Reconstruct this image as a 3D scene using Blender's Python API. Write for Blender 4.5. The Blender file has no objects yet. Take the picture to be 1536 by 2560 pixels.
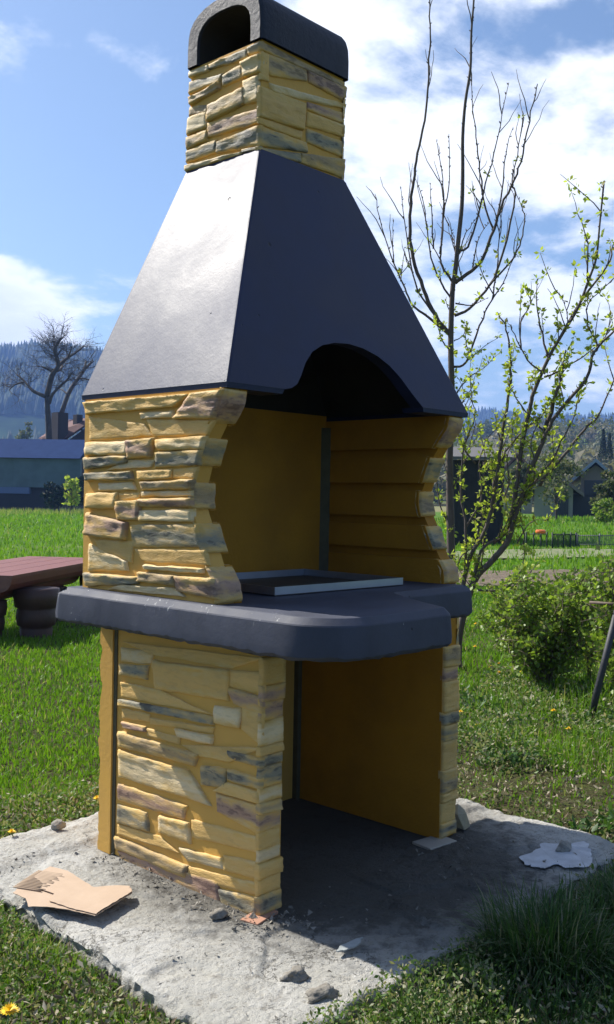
import bpy, bmesh, math, random
import numpy as np
from mathutils import Vector, noise as mnoise
R = math.radians
rnd = random.Random(7)
S = bpy.context.scene
COL = S.collection

# ------------------------------------------------------------------ camera, sky, sun, exposure
CX, CY, CH = -2.1248, -2.14126, 1.30
YAW, PITCH, ROLL, FPX = 0.824684, -0.015881, 0.018256, 2466.54
fw = Vector((math.sin(YAW)*math.cos(PITCH), math.cos(YAW)*math.cos(PITCH), math.sin(PITCH)))
rt = Vector((math.cos(YAW), -math.sin(YAW), 0)); up = rt.cross(fw)
rt2 = rt*math.cos(ROLL)+up*math.sin(ROLL); up2 = up*math.cos(ROLL)-rt*math.sin(ROLL)
cam = bpy.data.objects.new('camera', bpy.data.cameras.new('camera'))
COL.objects.link(cam); S.camera = cam
from mathutils import Matrix
cam.matrix_world = Matrix(((rt2.x,up2.x,-fw.x,CX),(rt2.y,up2.y,-fw.y,CY),(rt2.z,up2.z,-fw.z,CH),(0,0,0,1)))
cam.data.sensor_fit = 'VERTICAL'; cam.data.sensor_height = 24; cam.data.lens = 24*FPX/2560
cam.data.clip_start = .05; cam.data.clip_end = 12000

SUN_AZ, SUN_EL = -11.5, 45.0
SKY_STRENGTH = .080
w = bpy.data.worlds.new('World'); S.world = w; w.use_nodes = True
nt = w.node_tree; nt.nodes.clear()
def N(nt, typ, **kw):
    n = nt.nodes.new(typ)
    for k, v in kw.items():
        if k.startswith('i_'): n.inputs[k[2:]].default_value = v
        else: setattr(n, k, v)
    return n
def math_(nt, op, a, b=None, c=None, clamp=False):
    n = nt.nodes.new('ShaderNodeMath'); n.operation = op; n.use_clamp = clamp
    for i, v in enumerate((a, b, c)):
        if v is None: continue
        if isinstance(v, (int, float)): n.inputs[i].default_value = v
        else: nt.links.new(v, n.inputs[i])
    return n.outputs[0]
def vmath(nt, op, a, b=None):
    n = nt.nodes.new('ShaderNodeVectorMath'); n.operation = op
    for i, v in enumerate((a, b)):
        if v is None: continue
        if isinstance(v, (tuple, list)): n.inputs[i].default_value = v
        else: nt.links.new(v, n.inputs[i])
    return n
def sstep(nt, v, a, b):
    n = nt.nodes.new('ShaderNodeMapRange'); n.interpolation_type = 'SMOOTHSTEP'
    nt.links.new(v, n.inputs[0]); n.inputs[1].default_value = a; n.inputs[2].default_value = b
    return n.outputs[0]
def mixc(nt, f, a, b, typ='MIX'):
    n = nt.nodes.new('ShaderNodeMix'); n.data_type = 'RGBA'; n.blend_type = typ
    for i, v in ((0, f), (6, a), (7, b)):
        if isinstance(v, (int, float)): n.inputs[i].default_value = v
        elif isinstance(v, (tuple, list)): n.inputs[i].default_value = (*v[:3], 1)
        else: nt.links.new(v, n.inputs[i])
    return n.outputs[2]
def noise_(nt, vec, scale, detail=4, rough=.5, dist=0, out=0):
    n = nt.nodes.new('ShaderNodeTexNoise')
    n.inputs['Scale'].default_value = scale; n.inputs['Detail'].default_value = detail
    n.inputs['Roughness'].default_value = rough; n.inputs['Distortion'].default_value = dist
    if vec is not None: nt.links.new(vec, n.inputs['Vector'])
    return n.outputs[out]
sky = N(nt, 'ShaderNodeTexSky', sky_type='NISHITA', sun_disc=False, sun_elevation=R(SUN_EL), sun_rotation=R(SUN_AZ), air_density=1.0, dust_density=1.2, ozone_density=1.3, altitude=300)
tc = N(nt, 'ShaderNodeTexCoord')
sep = N(nt, 'ShaderNodeSeparateXYZ'); nt.links.new(tc.outputs['Generated'], sep.inputs[0])
den = math_(nt, 'ADD', math_(nt, 'MAXIMUM', sep.outputs[2], 0.0), .22)
comb = N(nt, 'ShaderNodeCombineXYZ')
nt.links.new(math_(nt, 'DIVIDE', sep.outputs[0], den), comb.inputs[0]); nt.links.new(math_(nt, 'DIVIDE', sep.outputs[1], den), comb.inputs[1])
def sdir(az, el): return (math.sin(R(az))*math.cos(R(el)), math.cos(R(az))*math.cos(R(el)), math.sin(R(el)))
def blob(az, el, a, b):
    d = vmath(nt, 'DOT_PRODUCT', tc.outputs['Generated'], sdir(az, el)).outputs['Value']
    return sstep(nt, d, math.cos(R(a)), math.cos(R(b)))
nz = noise_(nt, comb.outputs[0], 2.3, 9, .58, .25)
nz2 = noise_(nt, comb.outputs[0], 7.0, 6, .6, .2)
cov = math_(nt, 'ADD', nz, math_(nt, 'MULTIPLY', blob(62, 20, 24, 8), .205))
cov = math_(nt, 'ADD', cov, math_(nt, 'MULTIPLY', blob(25, 1.5, 13.5, 8.0), .62))
cov = math_(nt, 'ADD', cov, math_(nt, 'MULTIPLY', blob(120, 20, 55, 20), .10))
cov = math_(nt, 'ADD', cov, math_(nt, 'MULTIPLY', math_(nt, 'SUBTRACT', nz2, .5), .40))
cl = sstep(nt, cov, .56, .78)
cden = sstep(nt, cov, .72, 1.05)
ccol = mixc(nt, cden, (10.0, 10.3, 10.8), (8.0, 8.4, 9.4))
skyb = mixc(nt, 1.0, sky.outputs[0], (1.05, 1.12, 1.16), 'MULTIPLY')
skyc = mixc(nt, cl, skyb, ccol)
bg = N(nt, 'ShaderNodeBackground'); bg.inputs['Strength'].default_value = SKY_STRENGTH
nt.links.new(skyc, bg.inputs[0]); wo = N(nt, 'ShaderNodeOutputWorld'); nt.links.new(bg.outputs[0], wo.inputs[0])
sd = bpy.data.lights.new('sun', 'SUN'); sd.energy = 5.0; sd.angle = R(.53); sd.color = (1, .955, .88)
so = bpy.data.objects.new('sun', sd); COL.objects.link(so)
so.rotation_euler = Vector(sdir(SUN_AZ, SUN_EL)).to_track_quat('Z', 'Y').to_euler()
so.location = (0, 0, 30)
S.view_settings.view_transform = 'Standard'; S.view_settings.look = 'None'
S.view_settings.exposure = 0.74; S.view_settings.gamma = 1; S.view_settings.use_curve_mapping = False
S.cycles.max_bounces = 6; S.cycles.diffuse_bounces = 3; S.cycles.volume_bounces = 0
S.cycles.transparent_max_bounces = 4

# ------------------------------------------------------------------ helpers
def tag(o, label=None, cat=None, group=None, kind=None):
    if label: o['label'] = label
    if cat: o['category'] = cat
    if group: o['group'] = group
    if kind: o['kind'] = kind
    return o
def empty(name, loc=(0,0,0), rz=0):
    o = bpy.data.objects.new(name, None); COL.objects.link(o); o.location = loc; o.rotation_euler = (0,0,rz); o.empty_display_size = .1
    return o
def link(name, me, parent=None, loc=None):
    o = bpy.data.objects.new(name, me); COL.objects.link(o)
    if parent is not None: o.parent = parent
    if loc is not None: o.location = loc
    return o
class MB:
    def __init__(s): s.v = []; s.f = []; s.mi = []; s.sm = []
    def add(s, vs, fs, mi=0, sm=False):
        b = len(s.v); s.v += [tuple(v) for v in vs]
        for f in fs: s.f.append([i+b for i in f]); s.mi.append(mi); s.sm.append(sm)
    def box(s, x0, y0, z0, x1, y1, z1, mi=0):
        s.add([(x0,y0,z0),(x1,y0,z0),(x1,y1,z0),(x0,y1,z0),(x0,y0,z1),(x1,y0,z1),(x1,y1,z1),(x0,y1,z1)],
              [(0,3,2,1),(4,5,6,7),(0,1,5,4),(1,2,6,5),(2,3,7,6),(3,0,4,7)], mi)
    def prism(s, poly, axis, a0, a1, mi=0):
        # poly: list of 2D points in the plane of the other two axes
        def P(p, a):
            q = list(p); q.insert(axis, a); return tuple(q)
        n = len(poly)
        s.add([P(p, a0) for p in poly]+[P(p, a1) for p in poly],
              [tuple(range(n))[::-1], tuple(range(n, 2*n))]+[(i, (i+1) % n, n+(i+1) % n, n+i) for i in range(n)], mi)
    def tube(s, pts, rad, n=6, mi=0, cap=True, sm=True):
        pts = [Vector(p) for p in pts]; vs = []; m = len(pts)
        ref = Vector((.3, .5, .81))
        for i, p in enumerate(pts):
            d = (pts[min(i+1, m-1)]-pts[max(i-1, 0)])
            if d.length < 1e-9: d = Vector((0, 0, 1))
            d.normalize(); a = d.cross(ref)
            if a.length < .05: a = d.cross(Vector((1, 0, 0)))
            a.normalize(); b = d.cross(a); r = rad[i] if hasattr(rad, '__len__') else rad
            for k in range(n):
                t = 2*math.pi*k/n; vs.append(p+a*math.cos(t)*r+b*math.sin(t)*r)
        fs = [(i*n+k, i*n+(k+1) % n, (i+1)*n+(k+1) % n, (i+1)*n+k) for i in range(m-1) for k in range(n)]
        if cap: fs += [tuple(range(n))[::-1], tuple(range((m-1)*n, m*n))]
        s.add(vs, fs, mi, sm)
    def build(s, name, mats, parent=None, off=None, bevel=0):
        me = bpy.data.meshes.new(name)
        if off is not None: vv = [(v[0]-off[0], v[1]-off[1], v[2]-off[2]) for v in s.v]
        else: vv = s.v
        me.from_pydata(vv, [], s.f)
        for m in (mats if isinstance(mats, (list, tuple)) else [mats]): me.materials.append(m)
        me.polygons.foreach_set('material_index', s.mi); me.polygons.foreach_set('use_smooth', s.sm)
        me.update()
        bm = bmesh.new(); bm.from_mesh(me); bmesh.ops.recalc_face_normals(bm, faces=bm.faces)
        if bevel:
            bmesh.ops.remove_doubles(bm, verts=bm.verts, dist=1e-5)
            es = [e for e in bm.edges if len(e.link_faces) == 2 and e.calc_face_angle(0) > .4]
            bmesh.ops.bevel(bm, geom=es, offset=bevel, segments=2, affect='EDGES', profile=.5)
        bm.to_mesh(me); bm.free()
        return link(name, me, parent, off)
def npmesh(name, V, F, mats, attr=None, smooth=False, parent=None, loc=None):
    """V (n,3) float, F (m,k) int; attr: per-vertex colour (n,3)"""
    me = bpy.data.meshes.new(name); V = np.asarray(V, np.float32); F = np.asarray(F, np.int32)
    m, k = F.shape
    me.vertices.add(len(V)); me.vertices.foreach_set('co', V.ravel())
    me.loops.add(m*k); me.loops.foreach_set('vertex_index', F.ravel())
    me.polygons.add(m); me.polygons.foreach_set('loop_start', np.arange(m, dtype=np.int32)*k)
    me.polygons.foreach_set('loop_total', np.full(m, k, np.int32))
    if smooth: me.polygons.foreach_set('use_smooth', np.ones(m, bool))
    if attr is not None:
        a = me.color_attributes.new('tone', 'FLOAT_COLOR', 'POINT')
        a.data.foreach_set('color', np.concatenate([attr, np.ones((len(V), 1))], 1).astype(np.float32).ravel())
    me.materials.append(mats); me.update(calc_edges=True); me.validate()
    return link(name, me, parent, None if parent is not None else loc)
def ray(x, y):
    d = fw + rt2*((x-768)/FPX) - up2*((y-1280)/FPX)
    return d
def at(x, y, D):
    "point seen at pixel x, y of the photograph at horizontal distance D from the camera"
    d = ray(x, y); d = d/math.hypot(d.x, d.y)
    return Vector((CX, CY, CH))+d*D
def pz(x, y, z):
    d = ray(x, y); t = (z-CH)/d.z
    return Vector((CX, CY, CH))+d*t
def fbm(x, y, z=0., o=4):
    return mnoise.fractal(Vector((x, y, z)), 1.0, 2.0, o)

# ------------------------------------------------------------------ materials
def mat(name, base=(.5,.5,.5), rough=.85, var=0, vscale=6, bump=0, bscale=40, dark=None, spec=.5, coord='Object', detail=6, stretch=None):
    m = bpy.data.materials.new(name); m.use_nodes = True; t = m.node_tree
    p = t.nodes['Principled BSDF']; p.inputs['Roughness'].default_value = rough
    p.inputs['Specular IOR Level'].default_value = spec
    tcn = N(t, 'ShaderNodeTexCoord'); vec = tcn.outputs[coord]
    if stretch:
        mp = N(t, 'ShaderNodeMapping'); mp.inputs['Scale'].default_value = stretch; t.links.new(vec, mp.inputs[0]); vec = mp.outputs[0]
    c = None
    if dark is not None:
        f = sstep(t, noise_(t, vec, vscale, detail, .6), .5-var, .5+var)
        c = mixc(t, f, dark, base); t.links.new(c, p.inputs['Base Color'])
    else: p.inputs['Base Color'].default_value = (*base, 1)
    if bump:
        b = N(t, 'ShaderNodeBump'); b.inputs['Strength'].default_value = 1.0; b.inputs['Distance'].default_value = bump
        t.links.new(noise_(t, vec, bscale, 6, .6), b.inputs['Height']); t.links.new(b.outputs[0], p.inputs['Normal'])
    m['_'] = 1
    return m
def bsdf(m): return m.node_tree.nodes['Principled BSDF']

YEL = (.66, .40, .10)
def make_stone():
    m = bpy.data.materials.new('painted_cast_stone'); m.use_nodes = True; t = m.node_tree; p = bsdf(m)
    p.inputs['Roughness'].default_value = .62; p.inputs['Specular IOR Level'].default_value = .35
    tcn = N(t, 'ShaderNodeTexCoord'); oi = N(t, 'ShaderNodeObjectInfo'); geo = N(t, 'ShaderNodeNewGeometry')
    v = geo.outputs['Position']
    mp = N(t, 'ShaderNodeMapping'); mp.inputs['Scale'].default_value = (.55, .55, 1.7); t.links.new(v, mp.inputs[0])
    n1 = noise_(t, mp.outputs[0], 11, 4, .55, .4); n2 = noise_(t, mp.outputs[0], 34, 5, .6, .2); n3 = noise_(t, v, 260, 3, .6)
    # airbrushed tint: strongest in the middle of the block, thins towards its rim
    g = N(t, 'ShaderNodeSeparateXYZ'); t.links.new(tcn.outputs['Generated'], g.inputs[0])
    hz = math_(t, 'SUBTRACT', 1.0, math_(t, 'MULTIPLY', math_(t, 'ABSOLUTE', math_(t, 'SUBTRACT', g.outputs[2], .5)), 1.0))
    f = math_(t, 'ADD', math_(t, 'MULTIPLY', n1, 1.3), math_(t, 'MULTIPLY', n2, .5))
    f = math_(t, 'MULTIPLY', f, hz)
    mask = sstep(t, f, .44, .88)
    base = mixc(t, sstep(t, n2, .3, .75), YEL, (.68, .49, .20))
    c = mixc(t, math_(t, 'MULTIPLY', mask, .93), base, oi.outputs['Color'])
    # darker strokes of the same brush
    strk = sstep(t, math_(t, 'MULTIPLY', n1, n2), .25, .36)
    dk = mixc(t, 1.0, oi.outputs['Color'], (.45, .43, .45), 'MULTIPLY')
    c = mixc(t, math_(t, 'MULTIPLY', math_(t, 'MULTIPLY', strk, mask), oi.outputs['Alpha']), c, dk)
    c = mixc(t, math_(t, 'MULTIPLY', sstep(t, n3, .62, .75), .25), c, (.30, .22, .12))
    t.links.new(c, p.inputs['Base Color'])
    b = N(t, 'ShaderNodeBump'); b.inputs['Distance'].default_value = .0045; b.inputs['Strength'].default_value = 1
    hh = math_(t, 'ADD', n2, math_(t, 'MULTIPLY', n3, .45)); t.links.new(hh, b.inputs['Height']); t.links.new(b.outputs[0], p.inputs['Normal'])
    return m
M = {}
M['stone'] = make_stone()
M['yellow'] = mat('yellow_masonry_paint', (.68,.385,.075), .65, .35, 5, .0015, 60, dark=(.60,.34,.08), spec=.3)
M['inner'] = mat('yellow_inner_paint_shaded', (.46,.215,.020), .7, .22, 3.5, .003, 70, dark=(.34,.155,.018), spec=.2)  # yellow darkened so the shade on inner faces is partly in the colour
M['seam'] = mat('grey_mortar', (.125,.115,.07), .9, .3, 20, .002, 90, dark=(.09,.08,.05), spec=.2)
def paint(name, base, rough, wear, wearcol, bump=.001, bs=30, vs=3):
    m = bpy.data.materials.new(name); m.use_nodes = True; t = m.node_tree; p = bsdf(m)
    g = N(t, 'ShaderNodeNewGeometry'); v = g.outputs['Position']
    n1 = noise_(t, v, vs, 6, .6, .3); n2 = noise_(t, v, bs, 7, .7); n3 = noise_(t, v, 120, 4, .7)
    c = mixc(t, sstep(t, n1, .3, .7), base, [b*1.35+.004 for b in base])
    ed = sstep(t, math_(t, 'ADD', math_(t, 'MULTIPLY', n2, .6), math_(t, 'MULTIPLY', n3, .5)), wear, wear+.05)
    c = mixc(t, ed, c, wearcol); t.links.new(c, p.inputs['Base Color'])
    vo = N(t, 'ShaderNodeTexVoronoi'); vo.inputs['Scale'].default_value = 13; t.links.new(v, vo.inputs['Vector'])
    pit = sstep(t, math_(t, 'ADD', vo.outputs['Distance'], math_(t, 'MULTIPLY', math_(t, 'SUBTRACT', noise_(t, v, 4.5, 3), .5), .55)), .035, -.02)
    c = mixc(t, math_(t, 'MULTIPLY', pit, .8), c, (.006, .006, .008)); t.links.new(c, p.inputs['Base Color'])
    r = N(t, 'ShaderNodeMapRange'); t.links.new(n1, r.inputs[0]); r.inputs[1].default_value = .3; r.inputs[2].default_value = .7
    r.inputs[3].default_value = rough-.05; r.inputs[4].default_value = rough+.06; t.links.new(r.outputs[0], p.inputs['Roughness'])
    b = N(t, 'ShaderNodeBump'); b.inputs['Distance'].default_value = bump
    t.links.new(math_(t, 'SUBTRACT', math_(t, 'ADD', n2, math_(t, 'MULTIPLY', n3, .3)), math_(t, 'MULTIPLY', pit, 1.6)), b.inputs['Height']); t.links.new(b.outputs[0], p.inputs['Normal'])
    return m
M['hood'] = paint('dark_blue_grey_hood_paint', (.009,.016,.050), .53, .72, (.10,.10,.11), .0012, 14)
bsdf(M['hood']).inputs['Specular IOR Level'].default_value = .34
M['slab'] = paint('dark_grey_worktop_paint', (.045,.049,.068), .66, .70, (.50,.50,.50), .0012, 22, 5)
t = M['slab'].node_tree; p_ = bsdf(M['slab']); g = N(t, 'ShaderNodeNewGeometry'); v = g.outputs['Position']
sp = N(t, 'ShaderNodeSeparateXYZ'); t.links.new(v, sp.inputs[0])
mp = N(t, 'ShaderNodeMapping'); mp.inputs['Scale'].default_value = (1, 1, .28); t.links.new(v, mp.inputs[0])
chip = sstep(t, noise_(t, mp.outputs[0], 85, 5, .7), .60, .66)
lim = math_(t, 'MULTIPLY', sstep(t, sp.outputs[2], .918, .948), math_(t, 'MULTIPLY', sstep(t, sp.outputs[0], -.085, -.105), sstep(t, noise_(t, v, 7, 3), .50, .60)))
src = p_.inputs['Base Color'].links[0].from_socket
t.links.new(mixc(t, math_(t, 'MULTIPLY', chip, lim), src, (.62, .62, .58)), p_.inputs['Base Color'])
M['cap'] = paint('rough_dark_cap_paint', (.017,.020,.033), .55, .75, (.1,.1,.1), .006, 45)
bsdf(M['slab']).inputs['Specular IOR Level'].default_value = .35; bsdf(M['cap']).inputs['Specular IOR Level'].default_value = .3
M['soot'] = mat('unpainted_dark_inside', (.035,.03,.025), .9, .3, 8, .004, 40, dark=(.02,.018,.015))

def make_concrete():
    m = bpy.data.materials.new('rough_old_concrete'); m.use_nodes = True; t = m.node_tree; p = bsdf(m)
    p.inputs['Roughness'].default_value = .92; p.inputs['Specular IOR Level'].default_value = .2
    g = N(t, 'ShaderNodeNewGeometry'); v = g.outputs['Position']
    a = noise_(t, v, 2.3, 6, .6, .3); b_ = noise_(t, v, 14, 8, .65, .2); c_ = noise_(t, v, 90, 5, .7); d_ = noise_(t, v, 300, 3, .7)
    c = mixc(t, sstep(t, a, .35, .65), (.42,.405,.355), (.52,.505,.46))
    c = mixc(t, sstep(t, b_, .30, .48), (.30,.28,.24), c)
    c = mixc(t, sstep(t, c_, .62, .72), c, (.66,.65,.62))
    c = mixc(t, math_(t, 'MULTIPLY', sstep(t, c_, .43, .34), .8), c, (.20,.185,.155))
    # soil and mortar crumbs under the barbecue, darkened and widened to paint in shade
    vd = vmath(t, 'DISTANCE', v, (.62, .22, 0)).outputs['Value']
    dirt_shade = sstep(t, math_(t, 'ADD', vd, math_(t, 'MULTIPLY', b_, -.8)), .60, .16)
    c = mixc(t, math_(t, 'MULTIPLY', dirt_shade, .88), c, (.055,.050,.042))
    t.links.new(c, p.inputs['Base Color'])
    vr = N(t, 'ShaderNodeTexVoronoi', feature='DISTANCE_TO_EDGE'); vr.inputs['Scale'].default_value = 3.1
    wv = vmath(t, 'ADD', v, vmath(t, 'SCALE', noise_(t, v, 9, 5, .7, 0, 1)).outputs[0]); wv.inputs[1].default_value = (0, 0, 0)
    sc_ = wv.inputs[1].links[0].from_node; sc_.inputs['Scale'].default_value = .35; t.links.new(wv.outputs[0], vr.inputs['Vector'])
    crack = math_(t, 'MULTIPLY', sstep(t, vr.outputs['Distance'], .016, .004), sstep(t, noise_(t, v, 1.7, 2), .50, .60))
    c = mixc(t, math_(t, 'MULTIPLY', crack, .75), c, (.13, .12, .10)); t.links.new(c, p.inputs['Base Color'])
    zz = N(t, 'ShaderNodeSeparateXYZ'); t.links.new(v, zz.inputs[0])
    c = mixc(t, math_(t, 'MULTIPLY', sstep(t, zz.outputs[2], -.02, -.055), .7), c, (.16, .145, .11)); t.links.new(c, p.inputs['Base Color'])
    b = N(t, 'ShaderNodeBump'); b.inputs['Distance'].default_value = .017
    h = math_(t, 'ADD', math_(t, 'MULTIPLY', b_, .55), math_(t, 'ADD', math_(t, 'MULTIPLY', c_, .45), math_(t, 'MULTIPLY', d_, .2)))
    h = math_(t, 'SUBTRACT', h, math_(t, 'MULTIPLY', crack, .4))
    t.links.new(h, b.inputs['Height']); t.links.new(b.outputs[0], p.inputs['Normal'])
    return m
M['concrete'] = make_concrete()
M['rock'] = mat('grey_rock', (.36,.34,.29), .9, .3, 18, .01, 40, dark=(.20,.18,.15))
M['clod'] = mat('dry_mortar_clod', (.30,.28,.24), .95, .3, 30, .012, 50, dark=(.16,.14,.11))

def leafy(name, c1, c2, c3, trans=.4, rough=.5, scale=1.0, attr=True, spec=.35):
    "plant colour varied per blade by the 'tone' attribute (r: light/dark green, g: dry)"
    m = bpy.data.materials.new(name); m.use_nodes = True; t = m.node_tree; p = bsdf(m)
    p.inputs['Roughness'].default_value = rough; p.inputs['Specular IOR Level'].default_value = spec
    at_ = N(t, 'ShaderNodeAttribute'); at_.attribute_name = 'tone'
    s = N(t, 'ShaderNodeSeparateColor'); t.links.new(at_.outputs['Color'], s.inputs[0])
    c = mixc(t, s.outputs[0], c1, c2); c = mixc(t, s.outputs[1], c, c3)
    t.links.new(c, p.inputs['Base Color'])
    if trans:
        tr = N(t, 'ShaderNodeBsdfTranslucent'); c2_ = mixc(t, 1.0, c, (1.25, 1.3, .7), 'MULTIPLY'); t.links.new(c2_, tr.inputs[0])
        mx = N(t, 'ShaderNodeMixShader'); mx.inputs[0].default_value = trans
        t.links.new(p.outputs[0], mx.inputs[1]); t.links.new(tr.outputs[0], mx.inputs[2]); t.links.new(mx.outputs[0], t.nodes['Material Output'].inputs[0])
    return m
M['grass'] = leafy('lawn_grass', (.078,.180,.010), (.170,.310,.018), (.36,.33,.15), .45)
M['tussock'] = leafy('tussock_grass', (.035,.085,.018), (.07,.14,.03), (.30,.28,.18), .35)
M['weeds'] = leafy('weed_leaves', (.065,.13,.025), (.16,.25,.05), (.36,.32,.21), .36, .5)
M['litter'] = leafy('dead_leaves_and_straw', (.09,.065,.04), (.20,.15,.09), (.42,.37,.27), .15, .8)
M['bud'] = leafy('young_tree_leaves', (.26,.34,.04), (.48,.54,.10), (.26,.22,.09), .5, .5)
M['bushleaf'] = leafy('bush_leaves', (.11,.19,.025), (.27,.37,.06), (.20,.20,.10), .42, .42)
M['farleaf'] = leafy('far_foliage', (.05,.075,.025), (.13,.15,.06), (.22,.19,.13), .25, .8)
M['conifer'] = leafy('conifer_needles', (.012,.030,.014), (.025,.05,.02), (.09,.08,.05), 0, .9)
M['bark'] = mat('smooth_fruit_tree_bark', (.13,.10,.08), .85, .3, 30, .004, 70, dark=(.075,.058,.048), stretch=(1,1,.35))
M['twig'] = mat('brown_twig_bark', (.17,.12,.085), .8, .3, 30, 0, dark=(.09,.065,.05))
M['oldbark'] = mat('old_tree_bark', (.085,.07,.055), .95, .3, 2, 0, dark=(.04,.033,.028))
M['petal'] = mat('yellow_petals', (.85,.58,.02), .6); M['stem'] = mat('flower_stem_green', (.12,.20,.05), .6)
UP = [([(0.822, 1.621),(0.244, 1.617),(0.335, 1.577),(0.807, 1.575)], 3, 'Y'),([(0.237, 1.618),(0.09, 1.622),(0.128, 1.536),(0.328, 1.54)], 3, 'P'),([(0.503, 1.569),(0.335, 1.57),(0.335, 1.544),(0.499, 1.546)], 2, 'C'),([(0.799, 1.568),(0.488, 1.532),(0.444, 1.489),(0.793, 1.482)], 1, 'Y'),([(0.474, 1.545),(0.131, 1.53),(0.173, 1.485),(0.437, 1.486)], 1, 'Y'),([(0.809, 1.478),(0.568, 1.476),(0.567, 1.426),(0.808, 1.428)], 3, 'C'),([(0.565, 1.479),(0.426, 1.484),(0.446, 1.42),(0.564, 1.415)], 3.4, 'P'),([(0.415, 1.479),(0.173, 1.483),(0.191, 1.44),(0.4, 1.438)], 3, 'C'),([(0.818, 1.425),(0.564, 1.429),(0.572, 1.399),(0.811, 1.378)], 3, 'G'),([(0.406, 1.435),(0.185, 1.44),(0.209, 1.39),(0.423, 1.382)], 2.4, 'G'),([(0.81, 1.37),(0.549, 1.376),(0.541, 1.345),(0.806, 1.339)], 3, 'G'),([(0.561, 1.412),(0.428, 1.411),(0.448, 1.385),(0.694, 1.377)], 1.2, 'C'),([(0.513, 1.376),(0.334, 1.38),(0.336, 1.349),(0.505, 1.343)], 2.2, 'Y'),([(0.33, 1.38),(0.209, 1.387),(0.221, 1.348),(0.33, 1.351)], 1, 'Y'),([(0.733, 1.333),(0.541, 1.338),(0.526, 1.309),(0.728, 1.304)], 1.5, 'C'),([(0.8, 1.297),(0.623, 1.302),(0.621, 1.246),(0.795, 1.242)], 3, 'Y'),([(0.615, 1.299),(0.504, 1.302),(0.51, 1.277),(0.618, 1.273)], 1.3, 'Y'),([(0.618, 1.271),(0.496, 1.28),(0.501, 1.21),(0.62, 1.209)], 3.2, 'P'),([(0.49, 1.34),(0.221, 1.348),(0.233, 1.314),(0.486, 1.309)], 3, 'B'),([(0.496, 1.308),(0.235, 1.312),(0.234, 1.29),(0.492, 1.287)], 1.4, 'C'),([(0.496, 1.284),(0.234, 1.29),(0.222, 1.257),(0.495, 1.253)], 3, 'P'),([(0.499, 1.245),(0.235, 1.254),(0.23, 1.212),(0.494, 1.206)], 2.6, 'C'),([(0.799, 1.229),(0.567, 1.201),(0.577, 1.142),(0.801, 1.146)], 3.5, 'P'),([(0.545, 1.195),(0.201, 1.207),(0.193, 1.133),(0.536, 1.119)], 1.7, 'G'),([(0.76, 1.136),(0.536, 1.139),(0.542, 1.064),(0.719, 1.1)], 1.0, 'Y'),([(0.784, 1.119),(0.571, 1.069),(0.563, 1.035),(0.789, 1.021)], 1.8, 'C'),([(0.528, 1.114),(0.174, 1.128),(0.154, 1.079),(0.476, 1.07)], 1.0, 'Y'),([(0.465, 1.064),(0.179, 1.071),(0.178, 1.052),(0.468, 1.044)], 2.8, 'C'),([(0.81, 1.016),(0.497, 1.022),(0.503, 0.997),(0.796, 0.956)], 3.2, 'G'),([(0.497, 1.04),(0.309, 1.041),(0.308, 1.005),(0.496, 1.004)], 3.2, 'B'),([(0.305, 1.039),(0.134, 1.043),(0.099, 0.977),(0.3, 0.988)], 3, 'P'),([(0.577, 0.989),(0.307, 0.999),(0.26, 0.974),(0.676, 0.961)], 2.2, 'C')]
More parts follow.
